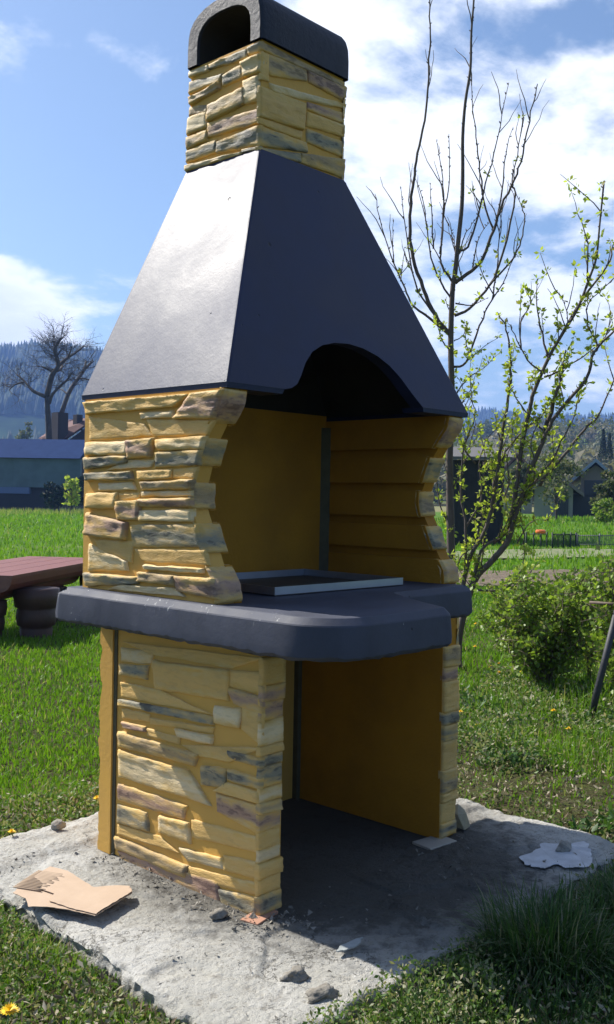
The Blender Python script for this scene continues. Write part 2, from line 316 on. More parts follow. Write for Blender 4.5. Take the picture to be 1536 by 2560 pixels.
LO = [([(0.712, 0.771),(-0.009, 0.801),(0.145, 0.751),(0.543, 0.745)], 1.2, 'Y'),([(0.719, 0.75),(0.536, 0.756),(0.551, 0.713),(0.718, 0.697)], 1.6, 'C'),([(0.724, 0.691),(0.563, 0.704),(0.573, 0.653),(0.723, 0.651)], 2.6, 'G'),([(0.534, 0.727),(0.149, 0.746),(0.158, 0.645),(0.522, 0.629)], 3, 'Y'),([(0.152, 0.746),(-0.009, 0.758),(-0.01, 0.685),(0.163, 0.692)], 1.4, 'Y'),([(0.17, 0.689),(-0.011, 0.68),(-0.012, 0.627),(0.127, 0.64)], 2.2, 'P'),([(0.718, 0.627),(0.504, 0.629),(0.222, 0.588),(0.716, 0.574)], 1.5, 'Y'),([(0.731, 0.565),(0.218, 0.586),(0.226, 0.555),(0.725, 0.54)], 3, 'G'),([(0.219, 0.621),(0.097, 0.633),(0.102, 0.566),(0.218, 0.564)], 2.8, 'C'),([(0.093, 0.636),(-0.006, 0.629),(-0.001, 0.532),(0.093, 0.566)], 1.5, 'Y'),([(0.711, 0.535),(0.554, 0.539),(0.554, 0.51),(0.71, 0.495)], 1, 'Y'),([(0.551, 0.528),(0.22, 0.551),(0.231, 0.526),(0.546, 0.504)], 1.6, 'Y'),([(0.414, 0.515),(0.225, 0.523),(0.232, 0.49),(0.396, 0.485)], 2.8, 'C'),([(0.709, 0.489),(0.573, 0.492),(0.573, 0.472),(0.694, 0.463)], 3, 'P'),([(0.571, 0.487),(0.388, 0.487),(0.392, 0.462),(0.563, 0.459)], 1.5, 'Y'),([(0.723, 0.45),(0.294, 0.451),(0.311, 0.405),(0.722, 0.393)], 3.2, 'B'),([(0.721, 0.385),(0.343, 0.386),(0.227, 0.292),(0.719, 0.286)], 2.8, 'C'),([(0.379, 0.463),(0.004, 0.524),(0.153, 0.451),(0.287, 0.443)], 1.3, 'Y'),([(0.278, 0.414),(0.16, 0.427),(0.166, 0.364),(0.277, 0.352)], 3, 'G'),([(0.154, 0.489),(-0.001, 0.493),(0.003, 0.462),(0.145, 0.459)], 2.2, 'G'),([(0.152, 0.43),(0.002, 0.43),(0.005, 0.394),(0.151, 0.393)], 2.4, 'G'),([(0.155, 0.386),(0.008, 0.388),(0.009, 0.351),(0.22, 0.344)], 2.8, 'Y'),([(0.723, 0.263),(0.349, 0.267),(0.364, 0.217),(0.722, 0.199)], 2, 'P'),([(0.726, 0.186),(0.561, 0.196),(0.546, 0.13),(0.724, 0.121)], 2.6, 'G'),([(0.485, 0.203),(0.337, 0.215),(0.324, 0.142),(0.492, 0.143)], 3.2, 'C'),([(0.204, 0.341),(0.008, 0.345),(0.01, 0.255),(0.195, 0.28)], 1.8, 'P'),([(0.324, 0.228),(0.012, 0.246),(0.011, 0.197),(0.321, 0.165)], 1.4, 'Y'),([(0.724, 0.116),(0.492, 0.13),(0.387, 0.098),(0.723, 0.08)], 1.7, 'Y'),([(0.387, 0.12),(0.168, 0.14),(0.167, 0.103),(0.336, 0.084)], 1.8, 'C'),([(0.733, 0.072),(0.342, 0.071),(0.351, 0.024),(0.732, 0.025)], 3.2, 'B'),([(0.165, 0.151),(0.011, 0.168),(0.01, 0.115),(0.163, 0.101)], 1.7, 'Y'),([(0.722, 0.017),(0.19, 0.061),(0.18, -0.017),(0.673, -0.02)], 1.7, 'P'),([(0.335, 0.068),(0.013, 0.104),(0.01, 0.062),(0.334, 0.027)], 1.4, 'Y'),([(0.185, 0.037),(0.01, 0.057),(0.011, -0.006),(0.164, -0.015)], 2.4, 'G')]
CL = [([(0.792, 2.921),(0.681, 2.913),(0.689, 2.891),(0.792, 2.892)], 2.4, 'C'),([(0.678, 2.915),(0.47, 2.913),(0.471, 2.871),(0.687, 2.895)], 2.2, 'G'),([(0.467, 2.914),(0.405, 2.918),(0.404, 2.88),(0.464, 2.882)], 2.6, 'G'),([(0.791, 2.88),(0.604, 2.859),(0.625, 2.829),(0.794, 2.83)], 1.8, 'G'),([(0.609, 2.85),(0.503, 2.865),(0.498, 2.814),(0.601, 2.809)], 1.8, 'G'),([(0.503, 2.87),(0.402, 2.87),(0.402, 2.807),(0.489, 2.812)], 2.8, 'C'),([(0.794, 2.822),(0.624, 2.829),(0.623, 2.804),(0.785, 2.786)], 3, 'B'),([(0.789, 2.785),(0.685, 2.765),(0.689, 2.737),(0.793, 2.746)], 1.6, 'B'),([(0.684, 2.763),(0.486, 2.778),(0.483, 2.714),(0.682, 2.7)], 3, 'B'),([(0.493, 2.802),(0.409, 2.799),(0.41, 2.709),(0.483, 2.714)], 2.4, 'C'),([(0.796, 2.743),(0.691, 2.741),(0.689, 2.68),(0.804, 2.677)], 2.4, 'C'),([(0.682, 2.697),(0.409, 2.681),(0.406, 2.627),(0.681, 2.638)], 2, 'P'),([(0.806, 2.672),(0.685, 2.672),(0.688, 2.63),(0.809, 2.623)], 2.2, 'B'),([(0.813, 2.621),(0.634, 2.622),(0.64, 2.574),(0.815, 2.571)], 2, 'G'),([(0.626, 2.611),(0.406, 2.622),(0.403, 2.546),(0.629, 2.571)], 2.4, 'G'),([(0.818, 2.564),(0.489, 2.545),(0.494, 2.533),(0.802, 2.534)], 3.2, 'C'),([(0.488, 2.553),(0.4, 2.546),(0.4, 2.53),(0.489, 2.536)], 2.4, 'G')]
CF = [([(0.331, 2.918),(0.796, 2.917),(0.797, 2.893),(0.332, 2.883)], 2, 'B'),([(0.342, 2.883),(0.579, 2.897),(0.58, 2.85),(0.388, 2.808)], 1.8, 'B'),([(0.586, 2.89),(0.789, 2.896),(0.789, 2.841),(0.595, 2.849)], 2.4, 'P'),([(0.332, 2.878),(0.381, 2.883),(0.383, 2.787),(0.335, 2.781)], 2, 'Y'),([(0.389, 2.784),(0.805, 2.833),(0.806, 2.813),(0.404, 2.75)], 2.6, 'C'),([(0.329, 2.759),(0.582, 2.768),(0.566, 2.664),(0.331, 2.649)], 2.6, 'Y'),([(0.589, 2.778),(0.796, 2.799),(0.791, 2.754),(0.59, 2.747)], 1.6, 'P'),([(0.587, 2.74),(0.799, 2.751),(0.797, 2.703),(0.584, 2.684)], 2.4, 'Y'),([(0.331, 2.648),(0.564, 2.662),(0.558, 2.628),(0.332, 2.621)], 1.4, 'Y'),([(0.332, 2.619),(0.586, 2.626),(0.587, 2.589),(0.334, 2.543)], 2.2, 'G'),([(0.588, 2.676),(0.795, 2.687),(0.789, 2.622),(0.59, 2.625)], 1.8, 'G'),([(0.558, 2.578),(0.813, 2.621),(0.815, 2.543),(0.559, 2.542)], 2.6, 'B'),([(0.334, 2.541),(0.556, 2.578),(0.557, 2.539),(0.334, 2.524)], 2.2, 'G')]
PROF = [(0.09, 1.622),(0.098, 1.58),(0.134, 1.532),(0.173, 1.475),(0.203, 1.4),(0.227, 1.333),(0.232, 1.282),(0.221, 1.24),(0.194, 1.186),(0.171, 1.132),(0.141, 1.071),(0.103, 1.02),(0.098, 0.971)]
ARCH = [(0.161, 1.621),(0.211, 1.63),(0.246, 1.655),(0.271, 1.688),(0.305, 1.736),(0.371, 1.794),(0.438, 1.822),(0.5, 1.834),(0.562, 1.84),(0.623, 1.839),(0.73, 1.814),(0.829, 1.759),(0.89, 1.687),(0.914, 1.622)]
FB_L = [0.801, 0.715, 0.665, 0.604, 0.528, 0.498, 0.463, 0.397, 0.351, 0.316, 0.26, 0.205, 0.164, 0.114, 0.063, -0.003]
FB_R = [0.737, 0.657, 0.602, 0.485, 0.436, 0.374, 0.263, 0.176, 0.139, 0.058, 0.005]
NOTCH = [1.518, 1.48, 1.386, 1.341, 1.249, 1.212, 1.113, 1.079]
GROOVE = [1.498, 1.472, 1.358, 1.335, 1.221, 1.195, 1.089, 1.062]

# ------------------------------------------------------------------ ground
def sm(x, a, b):
    t = np.clip((np.asarray(x, float)-a)/(b-a), 0, 1); return t*t*(3-2*t)
def _hash(ix, iy): 
    h = np.sin(ix*127.1+iy*311.7)*43758.5453; return h-np.floor(h)
def vnoise(x, y):
    ix, iy = np.floor(x), np.floor(y); fx, fy = x-ix, y-iy; fx = fx*fx*(3-2*fx); fy = fy*fy*(3-2*fy)
    return ((_hash(ix,iy)*(1-fx)+_hash(ix+1,iy)*fx)*(1-fy)+(_hash(ix,iy+1)*(1-fx)+_hash(ix+1,iy+1)*fx)*fy)*2-1
def vfbm(x, y, o=4):
    s = 0; a = 1
    for i in range(o): s = s+a*vnoise(x*2**i+i*17.3, y*2**i-i*9.1); a *= .5
    return s/2
def ground_h(x, y):
    x = np.asarray(x, float); y = np.asarray(y, float)
    r = np.hypot(x-CX, y-CY); az = np.degrees(np.arctan2(x-CX, y-CY))
    s = np.clip((az-47)/17, -1.3, 1.3)
    h = -.055+.018*sm(-np.hypot(x-.4, y-.3), -2.2, -1.2)+.21*s*sm(r, 7, 25)+.27*np.maximum(s, 0)*sm(r, 25, 60)+.15*np.minimum(s, 0)*sm(r, 30, 88)
    h = h+.035*vfbm(x*.9, y*.9, 3)*sm(r, 1, 5)+.012*vfbm(x*5, y*5, 3)
    d = np.maximum(np.maximum(-.62-x, x-1.62), np.maximum(-.62-y, y-1.25))   # sink a little under the slab
    return h-.06*sm(-d, 0, .25)
rs = np.concatenate([np.linspace(0.05, 8, 90), 8*np.exp(np.linspace(0.03, math.log(3600/8), 90))])
azs = np.radians(np.concatenate([np.linspace(-70, 15, 20, endpoint=False), np.linspace(15, 80, 170, endpoint=False), np.linspace(80, 290, 50, endpoint=False)]))
RR, AA = np.meshgrid(rs, azs, indexing='ij'); X = CX+RR*np.sin(AA); Y = CY+RR*np.cos(AA)
Z = ground_h(X, Y); V = np.stack([X, Y, Z], -1).reshape(-1, 3); nr, na = X.shape
I, J = np.meshgrid(np.arange(nr-1), np.arange(na), indexing='ij'); J2 = (J+1) % na
F = np.stack([I*na+J, I*na+J2, (I+1)*na+J2, (I+1)*na+J], -1).reshape(-1, 4)
V = np.vstack([V, [[CX, CY, float(ground_h(CX, CY))]]]); c0 = len(V)-1
gm = bpy.data.materials.new('meadow_soil'); gm.use_nodes = True; t = gm.node_tree; p = bsdf(gm); p.inputs['Roughness'].default_value = 1; p.inputs['Specular IOR Level'].default_value = .05
g = N(t, 'ShaderNodeNewGeometry'); v = g.outputs['Position']
dc = vmath(t, 'DISTANCE', v, (CX, CY, 0)).outputs['Value']
n1 = noise_(t, v, .22, 6, .6); n2 = noise_(t, v, 3.0, 8, .7); n3 = noise_(t, v, 28, 5, .7)
far = mixc(t, sstep(t, n2, .35, .65), (.055,.125,.014), (.10,.19,.03))
far = mixc(t, math_(t, 'MULTIPLY', sstep(t, n1, .52, .68), .5), far, (.20,.20,.08))
far = mixc(t, sstep(t, dc, 78, 92), far, (.20,.19,.09))
near = mixc(t, sstep(t, n3, .35, .65), (.060,.048,.030), (.07,.085,.025))
near = mixc(t, sstep(t, n2, .55, .7), near, (.14,.12,.075))
c = mixc(t, sstep(t, dc, 8, 17), near, far)
# a farther patchwork of meadows
c = mixc(t, sstep(t, dc, 120, 200), c, mixc(t, sstep(t, noise_(t, v, .012, 3, .5), .45, .55), (.10,.17,.04), (.14,.14,.07)))
t.links.new(c, p.inputs['Base Color'])
b = N(t, 'ShaderNodeBump'); b.inputs['Distance'].default_value = .03; t.links.new(n3, b.inputs['Height']); t.links.new(b.outputs[0], p.inputs['Normal'])
me = bpy.data.meshes.new('ground')
me.from_pydata(V.tolist(), [], F.tolist()+[[c0, (j+1) % na, j] for j in range(na)]); me.materials.append(gm)
me.polygons.foreach_set('use_smooth', [True]*len(me.polygons))
bm = bmesh.new(); bm.from_mesh(me); bmesh.ops.recalc_face_normals(bm, faces=bm.faces); bm.to_mesh(me); bm.free()
if me.polygons[0].normal.z < 0: me.flip_normals()
tag(link('ground', me), kind='structure')

# dug strips of the field, seen as brown and straw bands (sheets lying on the ground)
def strip(name, r0, r1, a0, a1, m, lift=.03):
    aa = np.radians(np.linspace(a0, a1, 60)); k = 6
    V = []; 
    for i, a in enumerate(aa):
        for j in range(k+1):
            wv = .05*r0*float(vfbm(np.array(i*.35), np.array(j*3.+r0)))
            # straight rows: constant distance along the viewing direction's normal
            r = (r0+(r1-r0)*j/k + (wv*.35 if j in (0, k) else 0))/math.cos(a-YAW)
            x, y = CX+r*math.sin(a), CY+r*math.cos(a); V.append((x, y, float(ground_h(x, y))+lift+.03*float(vfbm(np.array(x*2), np.array(y*2)))))
    F = [(i*(k+1)+j, (i+1)*(k+1)+j, (i+1)*(k+1)+j+1, i*(k+1)+j+1) for i in range(59) for j in range(k)]
    mb = MB(); mb.add(V, F, 0, True); o = mb.build(name, m); 
    if o.data.polygons[0].normal.z < 0: o.data.flip_normals()
    return tag(o, kind='structure')
M['dug'] = mat('dug_brown_soil', (.17,.125,.085), 1, .2, 9, .05, 12, dark=(.09,.07,.04))
M['straw'] = mat('dry_straw_grass', (.24,.23,.13), 1, .25, 8, .05, 14, dark=(.10,.15,.05))
strip('dug_soil_strip', 17.3, 20.3, 22, 46, M['dug'])
strip('dug_soil_strip', 14.6, 17.4, 50, 78, M['dug'])
strip('straw_strip', 20.3, 23.4, 46, 80, M['straw'])

# ------------------------------------------------------------------ concrete pad under the barbecue
x0, x1, y0, y1 = -.53, 1.47, -.545, 1.16
nx, ny = 360, 320
gx, gy = np.meshgrid(np.linspace(0, 1, nx), np.linspace(0, 1, ny), indexing='ij')
X = x0+(x1-x0)*gx; Y = y0+(y1-y0)*gy
ed = np.minimum(np.minimum(X-x0, x1-X), np.minimum(Y-y0, y1-Y))
wob = .026*vfbm(X*3.1+5, Y*3.1, 4)+.014*vfbm(X*14, Y*14, 3)
k = sm(.22-ed, 0, .22)
X = X+wob*k*1.1; Y = Y+.024*vfbm(X*2.7, Y*2.7+40, 4)*k+.018*vfbm(X*15, Y*15+9, 3)*k
X = X+.12*gy*(1-gx)
lump = .005*vfbm(X*6, Y*6, 4)-.005*sm(-np.abs(vfbm(X*13+3, Y*13, 5)), -.04, 0)+.0022*vfbm(X*60, Y*60, 3)+.004*np.abs(vfbm(X*28, Y*28, 4))
ridge = .035*np.maximum(0, vfbm(X*5+3, Y*9, 4))*sm(Y, .80, .98)+.025*sm(Y, .86, .95)*sm(-X, -.35, .1)
pits = -.018*sm(np.abs(vfbm(X*4.3+8, Y*4.3, 4)), .0, .02)*0
Z = lump+ridge+.014*sm(vfbm(X*3.3-7, Y*3.3+2, 3), .05, .16)-.010
flat = sm(X, -.06, .0)*sm(1.12-X, 0, .06)*sm(Y, -.05, .0)*sm(.86-Y, 0, .06)
Z = Z*(1-.7*flat)-.004*flat
Z = Z*.75-.010*sm(.012-ed, 0, .012)**2-.03*np.maximum(0, vfbm(X*11, Y*11+3, 3))*sm(.06-ed, 0, .06)-.03*sm(.10-np.minimum(Y-y0, X-x0), 0, .10)**4*.0
V = np.stack([X, Y, Z], -1).reshape(-1, 3).tolist(); F = [(i*ny+j, (i+1)*ny+j, (i+1)*ny+j+1, i*ny+j+1) for i in range(nx-1) for j in range(ny-1)]
rim = [i*ny for i in range(nx)]+[(nx-1)*ny+j for j in range(1, ny)]+[i*ny+ny-1 for i in range(nx-2, -1, -1)]+[j for j in range(ny-2, 0, -1)]
b0 = len(V); n_ = len(rim)
RZ = (-.016, -.03, -.045, -.062, -.16)
for zz_ in RZ:
    for q in rim: V.append((V[q][0]+.022*fbm(V[q][0]*9, V[q][1]*9, zz_*45)+.008*fbm(V[q][0]*30, V[q][1]*30, zz_*120), V[q][1]+.022*fbm(V[q][0]*9+7, V[q][1]*9, zz_*45)+.008*fbm(V[q][0]*30, V[q][1]*30+5, zz_*120), zz_+.006*fbm(V[q][0]*20, V[q][1]*20, zz_*9)))
for a in range(n_):
    c_ = (a+1) % n_; F.append((rim[a], b0+a, b0+c_, rim[c_]))
    for k_ in range(len(RZ)-1): F.append((b0+k_*n_+a, b0+(k_+1)*n_+a, b0+(k_+1)*n_+c_, b0+k_*n_+c_))
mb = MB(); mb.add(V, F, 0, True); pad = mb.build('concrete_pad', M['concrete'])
rs_ = set(rim); at_ = pad.data.attributes.new('sharp_edge', 'BOOLEAN', 'EDGE'); at_.data.foreach_set('value', [(e_.vertices[0] in rs_ and e_.vertices[1] in rs_) for e_ in pad.data.edges])
if pad.data.polygons[100].normal.z < 0: pad.data.flip_normals()
tag(pad, kind='structure')

# ------------------------------------------------------------------ the barbecue
bbq = tag(empty('barbecue'), 'tall garden barbecue of yellow stone-look concrete with dark blue-grey hood, chimney and worktop', 'barbecue')
TINT = {'Y': (.70,.44,.14,.2), 'C': (.75,.59,.34,.25), 'G': (.235,.225,.165,.9), 'P': (.40,.25,.18,.8), 'B': (.37,.27,.15,.7)}
def stone(parent, quad, d, tint, ax, base, sign, ua, seed, du=.012, grow=.004, dk=.0056):
    """one cast block standing proud of a wall face. quad: 4 (u, z) corners TL TR BR BL; ax: axis of the face normal"""
    r = random.Random(seed); q = [Vector(p) for p in quad]; c = sum(q, Vector((0, 0)))/4
    q = [p+(p-c).normalized()*grow for p in q]
    W_ = ((q[1]-q[0]).length+(q[2]-q[3]).length)/2; H_ = ((q[3]-q[0]).length+(q[2]-q[1]).length)/2
    nu = max(7, min(30, int(W_/du))); nv = max(6, min(14, int(H_/.0075)))
    dep = d*dk; tilt = r.uniform(-.35, .5)*-1; sd_ = seed*3.7
    vs = []
    def gridpos(n, L_):
        e1, e2 = min(.0016/L_, .08), min(.0042/L_, .2)
        return [0, e1, e2]+[e2+(1-2*e2)*k_/(n-4) for k_ in range(1, n-4)]+[1-e2, 1-e1, 1]
    nu += 2; nv += 2; SU = gridpos(nu, W_); SV = gridpos(nv, H_)
    for j in range(nv+1):
        for i in range(nu+1):
            s, t_ = SU[i], SV[j]
            a = q[0].lerp(q[1], s); b_ = q[3].lerp(q[2], s); P = a.lerp(b_, t_)
            e = min(min(s, 1-s)*W_, min(t_, 1-t_)*H_)
            on = 1 if e < 1e-6 else 0
            wx = .005*fbm(P.x*22, P.y*22, sd_)*(1.3 if on else .5); wy = .0045*fbm(P.x*14, P.y*30, sd_+9)*(1.3 if on else .5)
            rr = min(1, e/.0040)**.7
            n_ = fbm(P.x*14, P.y*34, sd_)*.24+abs(fbm(P.x*5, P.y*50, sd_+4))*.48-.12
            h = dep*(rr*(1+tilt*(t_-.5))+n_*(.35+.65*rr)) if not on else -.006
            co = [0, 0, 0]; co[ua] = P.x+wx; co[2] = P.y+wy; co[ax] = base+sign*h; vs.append(co)
    w1 = nu+1
    fs = [(j*w1+i, j*w1+i+1, (j+1)*w1+i+1, (j+1)*w1+i) for j in range(nv) for i in range(nu)]
    mb = MB(); mb.add(vs, fs, 0, True)
    off = [0, 0, 0]; off[ua] = c.x; off[2] = c.y; off[ax] = base
    me = bpy.data.meshes.new('stone'); me.from_pydata([(a-off[0], b_-off[1], z-off[2]) for a, b_, z in mb.v], [], mb.f)
    me.polygons.foreach_set('use_smooth', [True]*len(fs)); me.materials.append(M['stone'])
    # make the faces look outwards
    nrm = sum((p_.normal for p_ in me.polygons), Vector())[ax]
    if nrm*sign < 0: me.flip_normals()
    o = link('stone', me, parent, off)
    tn = TINT[tint]; j_ = r.uniform(.88, 1.12); o.color = (tn[0]*j_, tn[1]*j_, tn[2]*j_, tn[3])
    return o
def mirrored(o, parent, xm, ax):
    c = o.copy(); c.data = o.data.copy() if False else o.data; COL.objects.link(c); c.parent = parent
    c.location = (2*xm-o.location.x, o.location.y, o.location.z); c.scale = (-1, 1, 1); return c

# lower storey -----------------------------------------------------
XL, XR, TH = 0.0, 1.081, .107
def wavy_wall(name, axis, a0, a1, prof_fn):
    pass
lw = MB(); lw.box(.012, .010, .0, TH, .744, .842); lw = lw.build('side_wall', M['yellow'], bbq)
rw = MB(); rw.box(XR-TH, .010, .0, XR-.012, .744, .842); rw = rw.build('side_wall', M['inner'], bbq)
for i, (q, d, t_) in enumerate(LO):
    q = [(min(max(u, .003), .736), z) for u, z in q]
    stone(lw, q, d, t_, 0, .012, -1, 1, 100+i, dk=.0038)
# blocks on the front ends of both side walls
for k_, (zb, cols, xa, xb, par) in enumerate(((FB_L, 'YPPCYGGCBPYCYYG', .004, TH-.004, lw), (FB_R, 'BPYGGYBYYG', XR-TH+.004, XR-.004, rw))):
    rr_ = random.Random(5+k_)
    for i in range(len(zb)-1):
        z1, z0 = zb[i], max(zb[i+1], .004)
        a = rr_.uniform(-.003, .006); b_ = rr_.uniform(-.006, .004)
        stone(par, [(xa+a*.3, z1), (xb+b_, z1), (xb+b_*1.2, z0), (xa+a*.3, z0)], rr_.choice((1.3, 2.2, 2.6)), cols[i], 1, .010, -1, 0, 300+40*k_+i, grow=.003)
# outer face of the right side wall: courses that give its wavy outline
def courses(parent, x, ya, yb, z0, z1, seed, sign=1, ax=0, ua=1):
    r = random.Random(seed); z = z0; i = 0
    while z < z1-.03:
        h = min(r.uniform(.045, .085), z1-z); u = ya
        while u < yb-.04:
            l = min(r.uniform(.14, .34), yb-u)
            if yb-u-l < .06: l = yb-u
            stone(parent, [(u, z+h), (u+l, z+h), (u+l, z), (u, z)], r.uniform(1, 3.4), r.choice('YCYGPB'), ax, x, sign, ua, seed*50+i, du=.02, grow=.002); u += l; i += 1
        z += h
courses(rw, XR-.012, .01, .74, .003, .84, 11)
# back wall with its rough outer face showing as a wavy edge
bw = MB(); bw.box(.0, .760, .0, XR, .810, .8425)
bw = bw.build('back_wall', M['yellow'], bbq)
pts = []; r_ = random.Random(3); z = .0; 
n = 120; prof = []
for i in range(n+1):
    z = .842*i/n; prof.append((.828+.008*fbm(z*9, 1.7)+.006*fbm(z*24, 5.1)+(.006 if int(z/.068) % 2 else 0), z))
mb = MB(); mb.prism([(.810, 0)]+prof+[(.810, .842)], 0, .0, XR); o = mb.build('rough_back_face', M['yellow'], bw)
mb = MB(); mb.box(.007, .743, .0, .115, .7615, .842); mb.build('mortar_seam', M['seam'], bbq)
mb = MB(); mb.box(XR-TH-.022, .735, .0, XR-.007, .7615, .8415); mb.build('mortar_seam', M['seam'], bbq)
mb = MB(); mb.box(.103, .738, .0, .128, .7612, .8412); mb.build('mortar_seam', M['seam'], bbq)

# worktop ----------------------------------------------------------
ZS0, ZS1 = .843, .962
def arc(cx, cy, r, a0, a1, n): return [(cx+r*math.cos(R(a0+(a1-a0)*i/n)), cy+r*math.sin(R(a0+(a1-a0)*i/n))) for i in range(n+1)]
plan = [(-.158,.885), (-.146,.3), (-.138,-.10)]+arc(.052, -.215, .187, 182, 268, 12)+[(.25,-.404),(.405,-.402)]+arc(.415,-.362,.042,-85,-38,4)+[(.60,-.13),(.685,-.012),(.71,.002),(1.15,.002)]+arc(1.155,.022,.02,-90,0,3)+[(1.178,.885)]
def offs(poly, d):
    n = len(poly); out = []
    for i in range(n):
        a, b_, c_ = Vector(poly[i-1]), Vector(poly[i]), Vector(poly[(i+1) % n])
        d1 = (b_-a).normalized(); d2 = (c_-b_).normalized(); n1 = Vector((-d1.y, d1.x)); n2 = Vector((-d2.y, d2.x)); m_ = (n1+n2).normalized()
        out.append(b_+m_*d/max(.4, m_.dot(n1)))
    return out
def dens(poly, step=.03):
    out = []
    for i in range(len(poly)):
        a, b_ = Vector(poly[i]), Vector(poly[(i+1) % len(poly)]); k = max(1, int((b_-a).length/step))
        out += [a.lerp(b_, j/k) for j in range(k)]
    return out
plan = dens(plan, .018); nP = len(plan)
rings = [(offs(plan, .012), ZS0-.001), (offs(plan, .001), ZS0+.010), (plan, ZS0+.03), (offs(plan, .006), ZS1-.024), (offs(plan, .008), ZS1-.020), (offs(plan, .026), ZS1-.0015), (offs(plan, .030), ZS1)]
vs = []; 
for ri, (pl_, z) in enumerate(rings):
    for i, p_ in enumerate(pl_):
        wb = .0015*fbm(p_[0]*3, p_[1]*3, .3)+(.0025*fbm(p_[0]*45, p_[1]*45, 3) if ri in (3, 4) else 0)
        zz = z+((.007*fbm(p_[0]*20, p_[1]*20, 8)-.004*max(0, fbm(p_[0]*60, p_[1]*60, 8))) if ri < 2 else .001*fbm(p_[0]*5, p_[1]*5, 2))
        vs.append((p_[0]+wb, p_[1]+wb*.5, zz))
fs = [(r_i*nP+i, r_i*nP+(i+1) % nP, (r_i+1)*nP+(i+1) % nP, (r_i+1)*nP+i) for r_i in range(len(rings)-1) for i in range(nP)]
fs += [tuple(range(nP))[::-1], tuple(range((len(rings)-1)*nP, len(rings)*nP))]
mb = MB(); mb.add(vs, fs, 0, False); top = mb.build('worktop', M['slab'], bbq)
for f_ in top.data.polygons: f_.use_smooth = True
sh = [False]*len(top.data.edges)
for e_ in top.data.edges:
    a_, b_ = e_.vertices
    if a_//nP == b_//nP and a_//nP in (0, 1, 3, 4, 5, 6): sh[e_.index] = True
at_ = top.data.attributes.new('sharp_edge', 'BOOLEAN', 'EDGE'); at_.data.foreach_set('value', sh)
# mortar squeezed out under the worktop
mb = MB(); r_ = random.Random(12)
for i in range(150):
    y = r_.uniform(-.0, .74); x = -.004-abs(r_.gauss(0, .006)); s = r_.uniform(.004, .011); z = .842-r_.uniform(0, .010)
    vv = [(x+s*r_.uniform(-1, 1)*.8, y+s*2*r_.uniform(-1, 1), z+s*r_.uniform(-1, .6)) for _ in range(7)]
    b2 = bmesh.new(); [b2.verts.new(q) for q in vv]; bmesh.ops.convex_hull(b2, input=b2.verts); b2.verts.ensure_lookup_table()
    b2.verts.index_update(); mb.add([q.co[:] for q in b2.verts], [[w_.index for w_ in f.verts] for f in b2.faces], 0, False); b2.free()
for z0, z1, x in ((.800, .846, .002),): mb.box(x, .02, z0+.02, x+.02, .73, z1)
mb.build('mortar_bead', M['seam'], bbq)

# upper storey -----------------------------------------------------
UX, UR, UB = -.095, 1.217, .745
pf = sorted([(z, y) for y, z in PROF])      # (z, y) of the curved front
pz_, py_ = [a for a, _ in pf], [b_ for _, b_ in pf]
def fy(z): return float(np.interp(z, pz_, py_))
Z0U, Z1U = ZS1-.001, 1.630
def side_panel(parent, x0, x1, z0, z1, inset_front, name, m, seed=0):
    zs = np.linspace(z0, z1, max(2, int((z1-z0)/.012)))
    poly = [(fy(z)+inset_front+.0015*fbm(z*30, seed), z) for z in zs]+[(.83, z1), (.83, z0)]
    mb = MB(); mb.prism(poly, 0, x0, x1)
    o = mb.build(name, m, parent); return o
for side in (0, 1):
    xo = UX+.012 if side == 0 else UR-.012           # outer face of the core
    xi = UX+TH if side == 0 else UR-TH               # inner face
    sg = 1 if side == 0 else -1
    core_in = xi-sg*.030
    a, b_ = sorted((xo, core_in))
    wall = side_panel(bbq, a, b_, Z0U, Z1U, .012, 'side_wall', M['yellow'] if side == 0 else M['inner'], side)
    if side == 0: UW = wall
    else: UWR = wall
    gr = [Z0U]+[g_+(.003 if side and i_ % 2 else (-.003 if side else 0)) for i_, g_ in enumerate(sorted(GROOVE if side else NOTCH))]+[Z1U]
    tints = 'PGBGP'
    for k_ in range(5):
        z0, z1 = gr[2*k_], gr[2*k_+1]
        a2, b2_ = sorted((core_in-sg*.0005, xi))
        side_panel(wall, a2, b2_, z0+.001, z1-.001, .008, 'inner_panel', M['inner'], 3+k_)
        # front block: a short curved piece over the whole thickness
        zs = np.linspace(z0, z1, 14); xa, xb = sorted((xo-sg*.008, xi+sg*.001)); nxx = 10; vs = []
        for j, z in enumerate(zs):
            for i in range(nxx+1):
                s = i/nxx; on = j in (0, 13) or i in (0, nxx)
                e = min(min(s, 1-s)*.11, min(z-z0, z1-z))
                h = 0 if on else min(1, e/.010)**.5*.012+.004*fbm(s*2, z*14, k_+side*9)
                vs.append((xa+(xb-xa)*s+.003*fbm(z*30, k_, s), fy(z)+.010-h if not on else fy(z)+.022, z+(.002*fbm(s*9, k_) if j in (0, 13) else 0)))
        fs = [(j*(nxx+1)+i, j*(nxx+1)+i+1, (j+1)*(nxx+1)+i+1, (j+1)*(nxx+1)+i) for j in range(13) for i in range(nxx)]
        zc = (z0+z1)/2; off = ((xa+xb)/2, fy(zc), zc)
        me = bpy.data.meshes.new('stone'); me.from_pydata([(p_[0]-off[0], p_[1]-off[1], p_[2]-off[2]) for p_ in vs], [], fs)
        me.polygons.foreach_set('use_smooth', [True]*len(fs)); me.materials.append(M['stone'])
        if sum((q.normal for q in me.polygons), Vector()).y > 0: me.flip_normals()
        o = link('stone', me, wall, off); tn = TINT[tints[k_]]; o.color = tn
for i, (q, d, t_) in enumerate(UP):
    q = [(min(max(u, fy(min(max(z, .97), 1.62))+.006), .845), min(max(z, .966), 1.626)) for u, z in q]
    stone(UW, q, d, t_, 0, UX+.012, -1, 1, 500+i)
courses(UWR, UR-.012, .24, .83, Z0U+.002, 1.625, 23)
